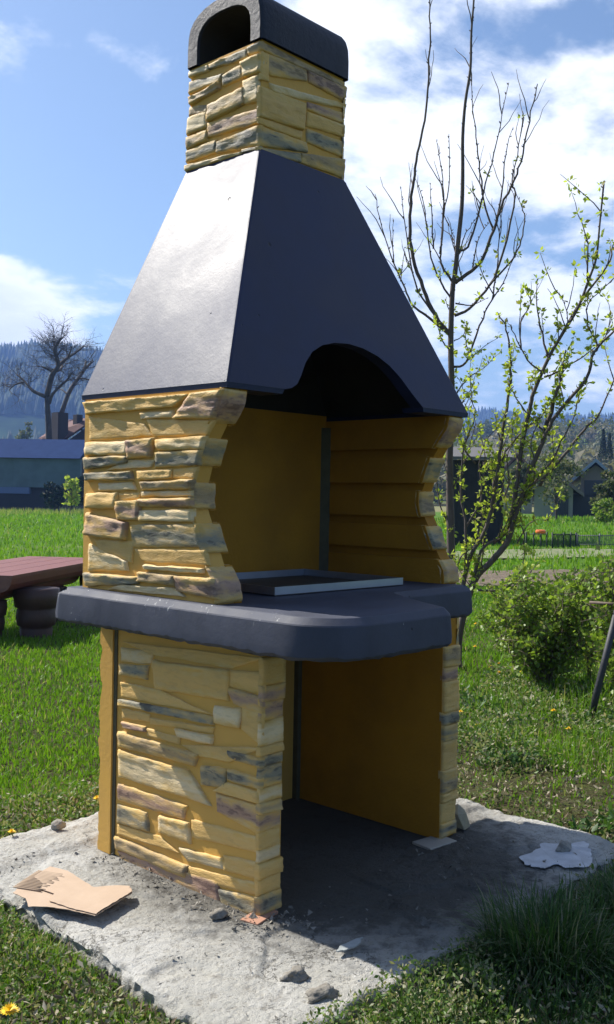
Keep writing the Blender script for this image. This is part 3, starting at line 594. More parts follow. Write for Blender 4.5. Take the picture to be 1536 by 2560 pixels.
mb = MB(); mb.box(UX+TH-.002, UB, Z0U, UR-TH+.002, .829, 1.652); mb.build('back_wall', M['inner'], bbq)
mb = MB(); mb.prism([(UR-TH-.030, UB+.001), (UR-TH+.001, UB-.030), (UR-TH+.001, UB+.001)], 2, Z0U, 1.60); mb.build('mortar_seam', M['seam'], bbq)

# hood: a thick shell, four sloping sides, the front one cut by an arch --------------------
HB = dict(x0=-.087, x1=1.228, y0=.083, y1=.850); HT = dict(x0=.337, x1=.804, y0=.394, y1=.802)
HZ0, HZ1 = 1.645, 2.534
def lerp(a, b_, t_): return a+(b_-a)*t_
def hood_at(z):
    t_ = (z-HZ0)/(HZ1-HZ0); return [lerp(HB[k_], HT[k_], t_) for k_ in ('x0', 'x1', 'y0', 'y1')]
def shell(z0, z1, x0f, y0f): pass
hb = bmesh.new()
def fpt(x, z, inset=0.0):
    h = hood_at(z); return (x, h[2]+inset, z)
arch = [(.166, HZ0), (.200, 1.652), (.232, 1.668), (.262, 1.70), (.300, 1.748), (.350, 1.792), (.410, 1.822), (.480, 1.840), (.560, 1.847), (.640, 1.840), (.715, 1.820), (.775, 1.790), (.825, 1.748), (.865, 1.70), (.895, 1.668), (.918, HZ0)]
def curved(a, b_, n=3): return [(lerp(a[0], b_[0], i/n), lerp(a[1], b_[1], i/n)) for i in range(n)]
T_ = .055
front = [(HB['x0'], HZ0)]+arch+[(HB['x1'], HZ0), (HT['x1'], HZ1), (HT['x0'], HZ1)]
mb = MB()
def quad_shell():
    vs, fs = [], []
    n_ = len(front)
    o1 = [fpt(x, z) for x, z in front]
    # inner outline is pulled in from the corners
    i1 = []
    for k_, (x, z) in enumerate(front):
        h = hood_at(z); xx = min(max(x, h[0]+T_), h[1]-T_); i1.append((xx, h[2]+T_, z))
    return o1, i1, n_
o1, i1, n_ = quad_shell()
vs = o1+i1
b2 = bmesh.new(); bv = [b2.verts.new(v_) for v_ in vs]
def ngon(idx): b2.faces.new([bv[i] for i in idx])
ngon(list(range(n_))); ngon([n_+i for i in range(n_)][::-1])
for i in range(1, n_-4): ngon([i, n_+i, n_+i+1, i+1])
# bottom edges of the front panel left and right of the arch
ngon([0, n_, n_+1, 1]); ngon([n_-4, n_+n_-4, n_+n_-3, n_-3])
# left, right, back: outer and inner
def P3(x, y, z): return b2.verts.new((x, y, z))
A = dict(ol0=bv[0], ol1=bv[n_-1], or0=bv[n_-3], or1=bv[n_-2], il0=bv[n_], il1=bv[2*n_-1], ir0=bv[2*n_-3], ir1=bv[2*n_-2])
bl0 = P3(HB['x0'], HB['y1'], HZ0); bl1 = P3(HT['x0'], HT['y1'], HZ1); br0 = P3(HB['x1'], HB['y1'], HZ0); br1 = P3(HT['x1'], HT['y1'], HZ1)
jl0 = P3(HB['x0']+T_, HB['y1']-T_, HZ0); jl1 = P3(HT['x0']+T_, HT['y1']-T_, HZ1); jr0 = P3(HB['x1']-T_, HB['y1']-T_, HZ0); jr1 = P3(HT['x1']-T_, HT['y1']-T_, HZ1)
for f_ in ((A['ol0'], A['ol1'], bl1, bl0), (A['or0'], br0, br1, A['or1']), (bl0, bl1, br1, br0),
           (A['il0'], jl0, jl1, A['il1']), (A['ir0'], A['ir1'], jr1, jr0), (jl0, jr0, jr1, jl1),
           (A['ol0'], bl0, jl0, A['il0']), (A['or0'], A['ir0'], jr0, br0), (bl0, br0, jr0, jl0),
           (A['ol1'], A['il1'], jl1, bl1), (A['or1'], br1, jr1, A['ir1']), (bl1, jl1, jr1, br1), (A['ol1'], A['or1'], A['ir1'], A['il1'])):
    b2.faces.new(f_)
bmesh.ops.triangulate(b2, faces=[f for f in b2.faces if len(f.verts) > 4])
bmesh.ops.recalc_face_normals(b2, faces=b2.faces)
sharp = [e for e in b2.edges if len(e.link_faces) == 2 and e.calc_face_angle(0) > .5 and all(abs(v_.co.y-hood_at(v_.co.z)[2]) < 1e-4 or abs(v_.co.x-hood_at(v_.co.z)[0]) < 1e-4 for v_ in e.verts) and max(v_.co.z for v_ in e.verts)-min(v_.co.z for v_ in e.verts) > .5]
bmesh.ops.bevel(b2, geom=sharp, offset=.009, segments=3, affect='EDGES', profile=.6)
me = bpy.data.meshes.new('hood'); b2.to_mesh(me); b2.free(); me.materials.append(M['hood']); me.materials.append(M['soot'])
for f_ in me.polygons:
    c_ = f_.center; h = hood_at(c_.z)
    if c_.x > h[0]+.04 and c_.x < h[1]-.04 and c_.y > h[2]+.046 and c_.y < h[3]-.04 and c_.z < HZ1-.01: f_.material_index = 1
hood = link('hood', me, bbq)
# the lip under the hood: a small vertical border, open where the arch is
mb = MB()
zl = 1.6285
def lipbar(a, b_, e, mb):  # e: inset of the bottom edge
    mb.add([(a[0], a[1], HZ0), (b_[0], b_[1], HZ0), (b_[0]+e[1][0], b_[1]+e[1][1], zl), (a[0]+e[0][0], a[1]+e[0][1], zl)], [(0, 1, 2, 3)])
x0_, x1_, y0_, y1_ = HB['x0'], HB['x1'], HB['y0'], HB['y1']; q = .003
outer = [(x0_, y0_), (x1_, y0_), (x1_, y1_), (x0_, y1_)]
mb.add([(x0_+.001, y0_+.001, HZ0+.001), (.166, y0_+.001, HZ0+.001), (.158, y0_+q, zl), (x0_+q, y0_+q, zl), (x0_+.001, y1_, HZ0+.001), (x0_+.10, y1_, HZ0+.001), (x0_+.10, y0_+.10, HZ0+.001), (.166, y0_+.10, HZ0+.001),
        (x0_+q, y1_-q, zl), (x0_+.10, y1_-q, zl), (x0_+.10, y0_+.10, zl), (.158, y0_+.10, zl)],
       [(0, 1, 2, 3), (0, 3, 8, 4), (3, 2, 11, 10), (3, 10, 9, 8), (10, 11, 7, 6), (9, 10, 6, 5), (1, 7, 11, 2), (4, 8, 9, 5), (0, 6, 7, 1), (0, 4, 5, 6)])
mb.build('hood_lip', M['hood'], hood); mb = MB()
mb.add([(x1_-.001, y0_+.001, HZ0+.001), (.918, y0_+.001, HZ0+.001), (.926, y0_+q, zl), (x1_-q, y0_+q, zl), (x1_-.001, y1_, HZ0+.001), (x1_-.10, y1_, HZ0+.001), (x1_-.10, y0_+.10, HZ0+.001), (.918, y0_+.10, HZ0+.001),
        (x1_-q, y1_-q, zl), (x1_-.10, y1_-q, zl), (x1_-.10, y0_+.10, zl), (.926, y0_+.10, zl)],
       [(0, 1, 2, 3), (0, 3, 8, 4), (3, 2, 11, 10), (3, 10, 9, 8), (10, 11, 7, 6), (9, 10, 6, 5), (1, 7, 11, 2), (4, 8, 9, 5), (0, 6, 7, 1), (0, 4, 5, 6)])
mb.build('hood_lip', M['hood'], hood)
# smoke duct plate closing the top
mb = MB(); mb.box(HT['x0']+.03, HT['y0']+.03, HZ1-.01, HT['x1']-.03, HT['y1']-.03, HZ1-.002); mb.build('smoke_plate', M['soot'], hood)
mb = MB(); mb.box(UX+TH+.001, .20, 1.612, UX+TH+.03, UB-.001, 1.629); mb.build('support_ledge', M['soot'], hood)

# chimney ----------------------------------------------------------
ch = MB(); ch.box(.349, .406, HZ1, .792, .790, 2.927); ch = ch.build('chimney', M['yellow'], bbq)
for i, (q_, d, t_) in enumerate(CL):
    q_ = [(min(max(u, .396), .802), min(max(z, 2.528), 2.927)) for u, z in q_]; stone(ch, q_, d, t_, 0, .349, -1, 1, 700+i, du=.009)
for i, (q_, d, t_) in enumerate(CF):
    q_ = [(min(max(u, .339), .803), min(max(z, 2.520), 2.927)) for u, z in q_]; stone(ch, q_, d, t_, 1, .406, -1, 0, 760+i, du=.009, dk=.004)
courses(ch, .792, .398, .798, 2.53, 2.925, 31)
# chimney cap: a barrel along x with an arched tunnel
yo0, yo1, yi0, yi1, zb = .388, .800, .446, .738, 2.925
def archprof(ya, yb, zs, zt, n=14, pw=2.6):
    pts = [(ya, zb)]; c_ = (ya+yb)/2; hw = (yb-ya)/2
    for i in range(n+1):
        a = math.pi*(1-i/n); cx_, sx_ = math.cos(a), math.sin(a)
        pts.append((c_+hw*math.copysign(abs(cx_)**(2/pw), cx_), zs+(zt-zs)*abs(sx_)**(2/pw)))
    return pts+[(yb, zb)]
po = archprof(yo0, yo1, 3.00, 3.142); pi_ = archprof(yi0, yi1, 2.985, 3.086)
xs = [.330, .338, .345, .45, .6, .75, .800, .808, .812]; ins = [.010, .003, 0, 0, 0, 0, .0, .004, .012]
n1_ = len(po); vs = []
yc = (yo0+yo1)/2
for x, e in zip(xs, ins):
    for y, z in po: vs.append((x, y+(e if y < yc else -e)*(1 if z < 3.05 else .6), z-(e if z > 2.95 else 0)))
fs = [(i*n1_+k_, (i+1)*n1_+k_, (i+1)*n1_+k_+1, i*n1_+k_+1) for i in range(len(xs)-1) for k_ in range(n1_-1)]
b0 = len(vs); xi_ = [.330, .345, .55, .785]
for x in xi_:
    for y, z in pi_: vs.append((x, y, z))
fs += [(b0+i*n1_+k_, b0+i*n1_+k_+1, b0+(i+1)*n1_+k_+1, b0+(i+1)*n1_+k_) for i in range(len(xi_)-1) for k_ in range(n1_-1)]
fs += [(k_, k_+1, b0+k_+1, b0+k_) for k_ in range(n1_-1)]                       # rough ring at the open end
fs += [tuple(b0+3*n1_+k_ for k_ in range(n1_))]                                  # closed far end
fs += [tuple(8*n1_+k_ for k_ in range(n1_))]
mb = MB(); mb.add(vs, fs, 0, False); cap = mb.build('chimney_cap', [M['cap'], M['soot']], bbq)
for f_ in cap.data.polygons:
    c_ = f_.center
    if c_.x > .338 and yi0-.001 < c_.y < yi1+.001 and c_.z < 3.09 and c_.x < .79: f_.material_index = 1
    if abs(f_.normal.x) < .5: f_.use_smooth = True

# things lying on and around the worktop ------------------------------------------
M['steel'] = mat('galvanised_steel', (.42,.45,.50), .38, .3, 9, 0, dark=(.34,.37,.42)); bsdf(M['steel']).inputs['Metallic'].default_value = .85
M['steel_in'] = mat('dull_steel_bottom', (.10,.10,.095), .6, .3, 6, 0, dark=(.06,.06,.055)); bsdf(M['steel_in']).inputs['Metallic'].default_value = .4
tr = tag(empty('ash_tray', (.575, .43, ZS1+.002), R(-1)), 'shallow galvanised steel tray lying inside the fire opening on the worktop', 'tray')
hw_, hd, hh = .345, .265, .030
mb = MB(); mb.box(-hw_, -hd, .001, hw_, hd, .003); mb.build('tray_bottom', M['steel_in'], tr)
for nm, (a, b_, c_, d_) in dict(a=(-hw_, -hd, hw_, -hd+.003), b=(-hw_, hd-.003, hw_, hd), c=(-hw_, -hd+.004, -hw_+.003, hd-.004), d=(hw_-.003, -hd+.004, hw_, hd-.004)).items():
    mb = MB(); mb.box(a, b_, .0035, c_, d_, hh); mb.build('tray_rim', M['steel'], tr)

# cardboard
cb = tag(empty('cardboard'), 'torn piece of brown corrugated cardboard lying on the concrete left of the barbecue', 'cardboard')
M['card'] = mat('brown_cardboard', (.50,.37,.26), .85, .3, 9, .0006, 60, dark=(.43,.31,.21)); M['card2'] = mat('dark_flute_cardboard', (.34,.25,.17), .9)
cp = [(-.455,.645),(-.37,.705),(-.335,.72),(-.255,.745),(-.235,.665),(-.255,.49),(-.19,.45),(-.165,.42),(-.19,.375),(-.375,.315),(-.405,.41),(-.44,.48),(-.475,.52),(-.45,.58)]
def card_z(x, y): return .016+.018*math.sin((x+.45)*9)*.4+.014*max(0, (-.27-y*.0-x))*2+.02*max(0, x+.27)
cp = [tuple(v_) for v_ in dens(cp, .012)]
cp = [(x+.003*fbm(x*60, y*60), y+.003*fbm(x*60+9, y*60)) for x, y in cp]
def sheet(poly, zf, th, name, m, parent):
    b2 = bmesh.new(); vv = [b2.verts.new((x, y, 0)) for x, y in poly]; f = b2.faces.new(vv); bmesh.ops.triangulate(b2, faces=[f])
    g_ = bmesh.ops.extrude_face_region(b2, geom=b2.faces[:]); top_ = [e for e in g_['geom'] if isinstance(e, bmesh.types.BMVert)]
    for v_ in top_: v_.co.z = th
    for v_ in b2.verts: v_.co.z += zf(v_.co.x, v_.co.y)
    bmesh.ops.recalc_face_normals(b2, faces=b2.faces); me = bpy.data.meshes.new(name); b2.to_mesh(me); b2.free(); me.materials.append(m); return link(name, me, parent)
sheet(cp, card_z, .002, 'bottom_liner', M['card'], cb)
tp = [tuple(v_) for v_ in dens([(-.345,.70),(-.258,.742),(-.238,.665),(-.257,.492),(-.192,.45),(-.168,.42),(-.192,.378),(-.372,.318),(-.40,.41),(-.415,.50),(-.375,.535),(-.385,.60),(-.355,.63)], .012)]
tp = [(x+.003*fbm(x*50, y*50, 3), y+.003*fbm(x*50+9, y*50, 3)) for x, y in tp]
sheet(tp, lambda x, y: card_z(x, y)+.0045, .0016, 'top_liner', M['card'], cb)
mb = MB()
d_ = Vector((.42, -.9)).normalized(); e_ = Vector((.9, .42))
for i in range(15):
    s = i*.0105; a = Vector((-.425, .66))+e_*s*.95; L_ = .082+.012*math.sin(i*2.2)
    mb.tube([(a.x+d_.x*u, a.y+d_.y*u, card_z(a.x+d_.x*u, a.y+d_.y*u)+.0045) for u in np.linspace(-.02, L_, 5)], .0028, 5, cap=True)
mb.build('corrugated_core', M['card2'], cb)

def lump_mesh(r, sz, seed, rough=.35, sub=2):
    b2 = bmesh.new(); bmesh.ops.create_icosphere(b2, subdivisions=sub, radius=1)
    for v_ in b2.verts:
        n_ = fbm(v_.co.x*1.3+seed, v_.co.y*1.3, v_.co.z*1.3, 4); v_.co *= 1+rough*n_
        v_.co = Vector((v_.co.x*sz[0], v_.co.y*sz[1], max(v_.co.z, -.55)*sz[2]))
    me = bpy.data.meshes.new(r); b2.to_mesh(me); b2.free(); return me
def lump(name, loc, sz, seed, m, label, cat, group=None, rz=0, rough=.4, sub=3):
    me = lump_mesh(name, sz, seed, rough, sub); me.materials.append(m); o = link(name, me, None, loc); o.rotation_euler = (0, 0, rz)
    me.polygons.foreach_set('use_smooth', [sub > 2]*len(me.polygons)); return tag(o, label, cat, group)
M['chunk'] = mat('yellow_grey_broken_stone', (.42,.35,.20), .9, .3, 14, .004, 60, dark=(.25,.22,.16))
lump('broken_stone', (1.152, .045, .035), (.05, .045, .062), 3, M['chunk'], 'fist-sized broken yellowish stone leaning on the foot of the right side wall', 'stone', rough=.5, sub=1)
lump('stone', (1.21, -.385, .014), (.036, .022, .022), 8, M['rock'], 'small dark grey stone lying in the white spilled patch', 'stone', rough=.5, sub=2)
lump('mortar_clod', (-.195, -.345, .010), (.035, .028, .018), 12, M['clod'], 'crumbly grey mortar clod on the sunlit concrete, the rear one at the shadow edge', 'mortar clod', rough=.7)
lump('mortar_clod', (-.215, -.455, .008), (.048, .026, .017), 17, M['clod'], 'flat elongated grey mortar clod nearest the front edge of the concrete', 'mortar clod', rough=.6)
lump('mortar_clod', (-.085, .085, .012), (.030, .022, .016), 33, M['clod'], 'dark mortar clod beside the near bottom corner of the left side wall', 'mortar clod', rough=.4)
lump('stone', (-.02, 1.06, .035), (.026, .022, .022), 25, M['rock'], 'round dark stone on the rough mortar behind the left wall foot', 'stone', rough=.35)
# white spill
def outline(cx_, cy_, rx, ry, seed, n=90, amp=.35):
    return [(cx_+rx*math.cos(a)*(1+amp*fbm(math.cos(a)*1.6, math.sin(a)*1.6, seed)), cy_+ry*math.sin(a)*(1+amp*fbm(math.cos(a)*1.6+5, math.sin(a)*1.6, seed))) for a in [2*math.pi*i/n for i in range(n)]]
M['white'] = mat('spilled_white_plaster', (.55,.56,.58), .6, .3, 20, .001, 60, dark=(.38,.38,.39)); M['scrapm'] = mat('pale_dried_mortar', (.36,.38,.37), .8, .3, 30, .002, 60, dark=(.26,.28,.27))
tag(sheet(outline(1.13, -.405, .16, .085, 4.4, amp=.5), lambda x, y: .0015+.006*sm(vfbm(np.array(x*3.3-7), np.array(y*3.3+2), 3), .05, .16), .002, 'spilled_plaster', M['white'], None), 'dried white plaster spilled on the shaded right part of the concrete', 'spill')
tag(sheet(outline(.045, -.335, .050, .016, 2.2, amp=.4), lambda x, y: .010, .004, 'mortar_scrap', M['scrapm'], None), 'thin pale scrap of dried mortar in the shade near the front of the concrete', 'mortar scrap')
# shims under the walls
M['slatw'] = mat('thin_slate_shim', (.40,.36,.30), .8); M['tile'] = mat('red_clay_tile', (.42,.22,.14), .85)
mb = MB(); mb.box(-.045, -.03, -.004, .07, .035, .006); o = mb.build('clay_tile_shim', M['tile'], None, (0.01, 0, 0), .002); o.rotation_euler = (0, 0, R(12)); tag(o, 'thin reddish tile scrap wedged under the near corner of the left side wall', 'shim')
mb = MB(); mb.box(.87, -.045, -.004, 1.015, .05, .007); o = mb.build('slate_shim', M['slatw'], None, (.955, .02, 0), .002); o.rotation_euler = (0, 0, R(-8)); tag(o, 'thin flat shim under the front foot of the right side wall', 'shim')
# small crumbs, nobody could count them
mb = MB(); r_ = random.Random(44)
for i in range(900):
    k_ = r_.random()
    if k_ < .35: x, y = -.03+r_.gauss(0, .035)-.02, r_.uniform(-.05, .75)
    elif k_ < .55: x, y = r_.gauss(0, .09), r_.gauss(-.08, .06)
    elif k_ < .75: x, y = r_.uniform(-.45, .1), r_.gauss(.95, .06)
    else: x, y = r_.uniform(-.5, 1.4), r_.uniform(-.52, .0)
    s = abs(r_.gauss(0, .0045))+.0018
    mb.add([(x+s*r_.uniform(-1, 1), y+s*r_.uniform(-1, 1), .004+s*r_.uniform(-.3, 1.2)) for _ in range(4)], [(0, 1, 2), (0, 2, 3), (0, 3, 1), (1, 3, 2)])
tag(mb.build('mortar_crumbs', M['clod']), kind='stuff')

# ------------------------------------------------------------------ far landscape
def fargrid(name, m, azr, d0, d1, ridge, zb, back=1.35, ampl=.06, na=90, nd=26, seed=0):
    """hill: ground at distance d0 rises to a ridge at d1 whose height follows pixel profile `ridge`"""
    px = [p_[0] for p_ in ridge]; py = [p_[1] for p_ in ridge]
    V = []
    azs_ = np.linspace(azr[0], azr[1], na)
    def rh(az):
        x = 768+FPX*math.tan(R(max(-60, min(60, az))-0)-YAW)
        y = float(np.interp(x, px, py)); d = ray(min(max(x, -2600), 4200), y); return CH+d.z/math.hypot(d.x, d.y)*d1
    for a in azs_:
        H_ = rh(a)
        for j in range(nd+1):
            t_ = j/nd*back; d = d0+(d1-d0)*t_
            s_ = (t_*t_*(3-2*t_) if t_ < 1 else 1-(t_-1)*.5)
            x, y = CX+d*math.sin(R(a)), CY+d*math.cos(R(a))
            z = zb+(H_-zb)*s_*(1+ampl*float(vfbm(np.array(x/d1*9+seed), np.array(y/d1*9), 4))*(1 if t_ < .97 or t_ > 1.03 else .4))
            V.append((x, y, z))
    F = [(i*(nd+1)+j, (i+1)*(nd+1)+j, (i+1)*(nd+1)+j+1, i*(nd+1)+j+1) for i in range(na-1) for j in range(nd)]
    mb = MB(); mb.add(V, F, 0, True); o = mb.build(name, m)
    if o.data.polygons[0].normal.z < 0: o.data.flip_normals()
    return tag(o, kind='structure'), np.array(V).reshape(na, nd+1, 3)
M['hillfloor'] = mat('hill_floor', (.05,.085,.03), 1, .06, .006, 0, dark=(.022,.035,.018), spec=0)
M['hillmead'] = mat('hill_meadow', (.13,.20,.05), 1, .08, .012, 0, dark=(.10,.09,.055), spec=0)
ridgeL = [(-2600, 940), (-900, 900), (-300, 930), (0, 914), (36, 911), (60, 903), (100, 905), (160, 908), (215, 914), (260, 926), (330, 950), (420, 975), (600, 1010), (900, 1100), (1300, 1190), (4200, 1215)]
hl, HLV = fargrid('forested_hill', M['hillfloor'], (8, 62), 420, 1150, ridgeL, 0.0, seed=2)
ridgeR = [(-2600, 1180), (300, 1100), (600, 1060), (900, 1050), (1135, 1040), (1240, 1038), (1280, 1047), (1360, 1058), (1415, 1061), (1430, 1070), (1536, 1061), (1700, 1050), (2200, 1030), (4200, 1060)]
hr, HRV = fargrid('distant_hill', M['hillfloor'], (30, 100), 1000, 1650, ridgeR, 0.0, seed=7)
ridgeM = [(-2600, 1230), (700, 1180), (1000, 1120), (1150, 1110), (1300, 1105), (1420, 1112), (1500, 1125), (1640, 1120), (2200, 1130), (4200, 1150)]
hm, HMV = fargrid('wooded_slope', M['hillmead'], (38, 95), 150, 430, ridgeM, .3, seed=9, ampl=.1)
# forests: thousands of conifers / bare crowns that read as one mass
def forest(name, G, n, hs, m, seed, broad=False, tones=((.2,.8),(0,.3)), tsel=lambda t_, x: True, amin=0., amax=1.):
    r = np.random.RandomState(seed); na_, nd_, _ = G.shape; Vs, Fs, Ts = [], [], []; b = 0
    k_ = 0
    while k_ < n:
        a = r.uniform(amin, amax)*(na_-1.001); d = r.uniform(0, 1)**.8*(nd_-1.001)
        i, j = int(a), int(d); fa, fd = a-i, d-j
        P = (G[i, j]*(1-fa)+G[i+1, j]*fa)*(1-fd)+(G[i, j+1]*(1-fa)+G[i+1, j+1]*fa)*fd
        k_ += 1
        if float(vfbm(np.array(P[0]/110+seed), np.array(P[1]/110), 3)) < -.12 and d/nd_ < .6: continue
        h = r.uniform(*hs); w_ = h*(r.uniform(.16, .24) if not broad else r.uniform(.35, .55)); ns = 6
        tone = (r.uniform(*tones[0]), r.uniform(*tones[1])*r.uniform(0, 1), 0)
        if not broad:
            rings_ = [(0.05, w_), (.55, w_*.55)]
        else: rings_ = [(.1, w_*.5), (.45, w_), (.8, w_*.65)]
        vs = []
        for q, (hz_, rr_) in enumerate(rings_):
            for s_ in range(ns):
                an = 2*math.pi*s_/ns+q*.5; rj = rr_*r.uniform(.75, 1.2); vs.append((P[0]+rj*math.cos(an), P[1]+rj*math.sin(an), P[2]+h*hz_+r.uniform(-.04, .04)*h))
        vs.append((P[0], P[1], P[2]+h)); tp_ = len(vs)-1
        for q in range(len(rings_)-1):
            for s_ in range(ns):
                A_ = b+q*ns+s_; B_ = b+q*ns+(s_+1) % ns; Fs.append((A_, B_, B_+ns)); Fs.append((A_, B_+ns, A_+ns))
        q = len(rings_)-1
        for s_ in range(ns): Fs.append((b+q*ns+s_, b+q*ns+(s_+1) % ns, b+tp_))
        Vs += vs; Ts += [tone]*len(vs); b += len(vs)
    return tag(npmesh(name, Vs, Fs, m, np.array(Ts)), kind='stuff')
forest('hill_forest', HLV, 17000, (9, 19), M['conifer'], 3, tones=((0,1),(0,.5)), amin=.25, amax=.75)
forest('ridge_forest', HRV, 9000, (7, 13), M['conifer'], 5, amin=.2, amax=.75)
def crowns(name, G, n, hs, m, seed, amin, amax, per=70, sz=.09):
    r = np.random.RandomState(seed); na_, nd_, _ = G.shape; P, Tn = [], []
    a = r.uniform(amin, amax, n)*(na_-1.001); d = r.uniform(0, .8, n)*(nd_-1.001); i, j = a.astype(int), d.astype(int); fa, fd = (a-i)[:, None], (d-j)[:, None]
    B = (G[i, j]*(1-fa)+G[i+1, j]*fa)*(1-fd)+(G[i, j+1]*(1-fa)+G[i+1, j+1]*fa)*fd
    ok = vfbm(B[:, 0]/60, B[:, 1]/60, 3) > -.25; B = B[ok]; n = len(B); h = r.uniform(hs[0], hs[1], n)
    q = r.normal(size=(n, per, 3)); q /= np.linalg.norm(q, axis=2)[:, :, None]; q *= r.uniform(0, 1, (n, per, 1))**.4; q *= np.array([.36, .36, .42])
    q *= (1+.4*r.normal(size=(n, 1, 1))*.5); P = B[:, None, :]+np.array([0, 0, .52])*h[:, None, None]+q*h[:, None, None]
    N0 = n*per; P = P.reshape(-1, 3); S_ = np.repeat(h*sz, per)[:, None]*r.uniform(.6, 1.4, (N0, 1)); D1 = r.normal(size=(N0, 3)); D1 /= np.linalg.norm(D1, axis=1)[:, None]; D2 = np.cross(D1, r.normal(size=(N0, 3))); D2 /= np.linalg.norm(D2, axis=1)[:, None]
    V = np.stack([P-D1*S_, P+D1*S_*.8+D2*S_*.5, P+D1*S_*.3-D2*S_*.8], 1).reshape(-1, 3); F = np.arange(N0*3).reshape(-1, 3)
    t1 = np.clip(np.repeat(r.uniform(0, 1, n), per)+r.normal(0, .15, N0), 0, 1); t2 = np.clip(np.repeat(r.uniform(0, 1, n)**1.5, per), 0, 1)
    return tag(npmesh(name, V, F, m, np.repeat(np.stack([t1, t2, t1*0], 1), 3, 0)), kind='stuff')
crowns('slope_wood', HMV, 1500, (4.5, 10), M['farleaf'], 8, .15, .75)

def scr(az): return 768+FPX*math.tan(R(az)-YAW)
def basez(P): return float(ground_h(P.x, P.y))
def frame(P0, P1):
    "local frame of a facade from P0 to P1 (horizontal): x along, y away from the camera"
    d = Vector((P1.x-P0.x, P1.y-P0.y, 0)); L_ = d.length; d.normalize()
    n_ = Vector((-d.y, d.x, 0)); c_ = Vector((P0.x-CX, P0.y-CY, 0))
    if n_.dot(c_) < 0: n_ = -n_
    return d, n_, L_
# long blue barn on the left ----------------------------------------
M['barnroof'] = mat('blue_sheet_metal_roof', (.018,.040,.115), .9, .2, 1.5, 0, dark=(.015,.034,.10), spec=.05)
M['barnwall'] = mat('grey_green_barn_wall', (.10,.15,.185), .8, .2, .5, 0, dark=(.07,.105,.125))
M['barnband'] = mat('light_blue_barn_band', (.09,.13,.26), .7); M['barndark'] = mat('dark_barn_base', (.022,.022,.028), .9)
DB = 88
A0 = at(201, 1100, DB-2); A1 = at(-420, 1075, DB+8)
A0.z = 0; A1.z = 0; d, n_, L_ = frame(A0, A1)
barn = tag(empty('barn', (A0.x, A0.y, -.5)), 'long low blue-roofed barn behind the field left of the barbecue', 'barn')
def wallbox(name, m, u0, u1, v0, v1, z0, z1, parent, base, vt=None):
    mb = MB(); vt = v0 if vt is None else vt
    c = []
    for (u, v, z) in [(u0, v0, z0), (u1, v0, z0), (u1, v1, z0), (u0, v1, z0), (u0, vt, z1), (u1, vt, z1), (u1, v1+(vt-v0), z1), (u0, v1+(vt-v0), z1)]:
        P = d*u+n_*v; c.append((P.x, P.y, z))
    mb.add(c, [(0,3,2,1),(4,5,6,7),(0,1,5,4),(1,2,6,5),(2,3,7,6),(3,0,4,7)]); return mb.build(name, m, parent)
z_ = lambda y, D=DB: at(100, y, D).z+.5
wallbox('base_wall', M['barndark'], 0, L_, .3, 14, -1, z_(1237), barn, None)
wallbox('lower_band', M['barnband'], 4.5, L_, .1, .6, z_(1235), z_(1219), barn, None)
for k_ in range(int(L_/3)):
    wallbox('wall_panel', M['barnwall'], k_*3+.004, k_*3+2.996, .2, .5, z_(1219)+.01, z_(1147), barn, None)
rf = None
for k_ in range(int(L_/3)):
    wallbox('roof_sheet', M['barnroof'], k_*3-.1+.004, k_*3+2.896, -.35, .0, z_(1146), z_(1094), barn, None, vt=3.2)
wallbox('wall_core', M['barndark'], .1, L_, .55, 14, 0, z_(1146), barn, None)
wallbox('roof_core', M['barndark'], .1, L_, .2, 12, z_(1146)+.01, z_(1097), barn, None, vt=4.2)
# house with the red-brown roof behind the barn
DH = 104
M['redroof'] = mat('red_brown_tile_roof', (.17,.085,.07), .9, .25, 1.2, .02, 3, dark=(.11,.055,.05)); M['darkwood'] = mat('dark_timber_gable', (.035,.028,.028), .9)
M['housewall'] = mat('beige_house_plaster', (.33,.29,.23), .9)
P0 = at(96, 1095, DH); P1 = at(240, 1095, DH); hz0 = at(150, 1098, DH).z; hz1 = at(160, 1042, DH).z
house = tag(empty('house', (P0.x, P0.y, 0)), 'house with red-brown tiled roof and chimney rising behind the blue barn', 'house')
A0, A1 = P0.copy(), P1.copy(); A0.z = A1.z = 0; d, n_, L_ = frame(A0, A1)
def uv3(u, v, z): P = d*u+n_*v; return (P.x, P.y, z)
# pitched roof; ridge runs away from the camera to the right
mb = MB(); u1 = L_*.45; u2 = L_*1.0
mb.add([uv3(0, 0, hz0), uv3(u1, -1.5, hz0-.05), uv3(u2, -1, hz1), uv3(u2*.44, 5, hz1)], [(0, 1, 2, 3)]); 
mb.add([uv3(0, .15, hz0-.2), uv3(u1, -1.35, hz0-.25), uv3(u2, -.85, hz1-.2), uv3(u2*.44, 5.15, hz1-.2)], [(0, 3, 2, 1)]); mb.build('roof', M['redroof'], house)
mb = MB(); mb.add([uv3(u1+.2, -1.0, hz0-.3), uv3(u2+5, -.6, hz0-.3), uv3(u2, -.6, hz1-.25)], [(0, 1, 2)]); mb.build('gable', M['darkwood'], house)
mb = MB(); mb.add([uv3(u2, -1.2, hz1+.02), uv3(u2+6, -1.1, hz0-.2), uv3(u2+6, 4, hz0-.2), uv3(u2-2, 5, hz1)], [(0, 1, 2, 3)]); mb.build('roof', M['redroof'], house)
mb = MB(); P = [uv3(.6, .3, -1), uv3(u2+5, .3, -1), uv3(u2+5, 6, -1), uv3(.6, 6, -1)]; mb.add(P+[(a, b_, hz0-.35) for a, b_, c_ in P], [(0,1,2,3),(4,5,6,7),(0,1,5,4),(1,2,6,5),(2,3,7,6),(3,0,4,7)]); mb.build('wall', M['housewall'], house)
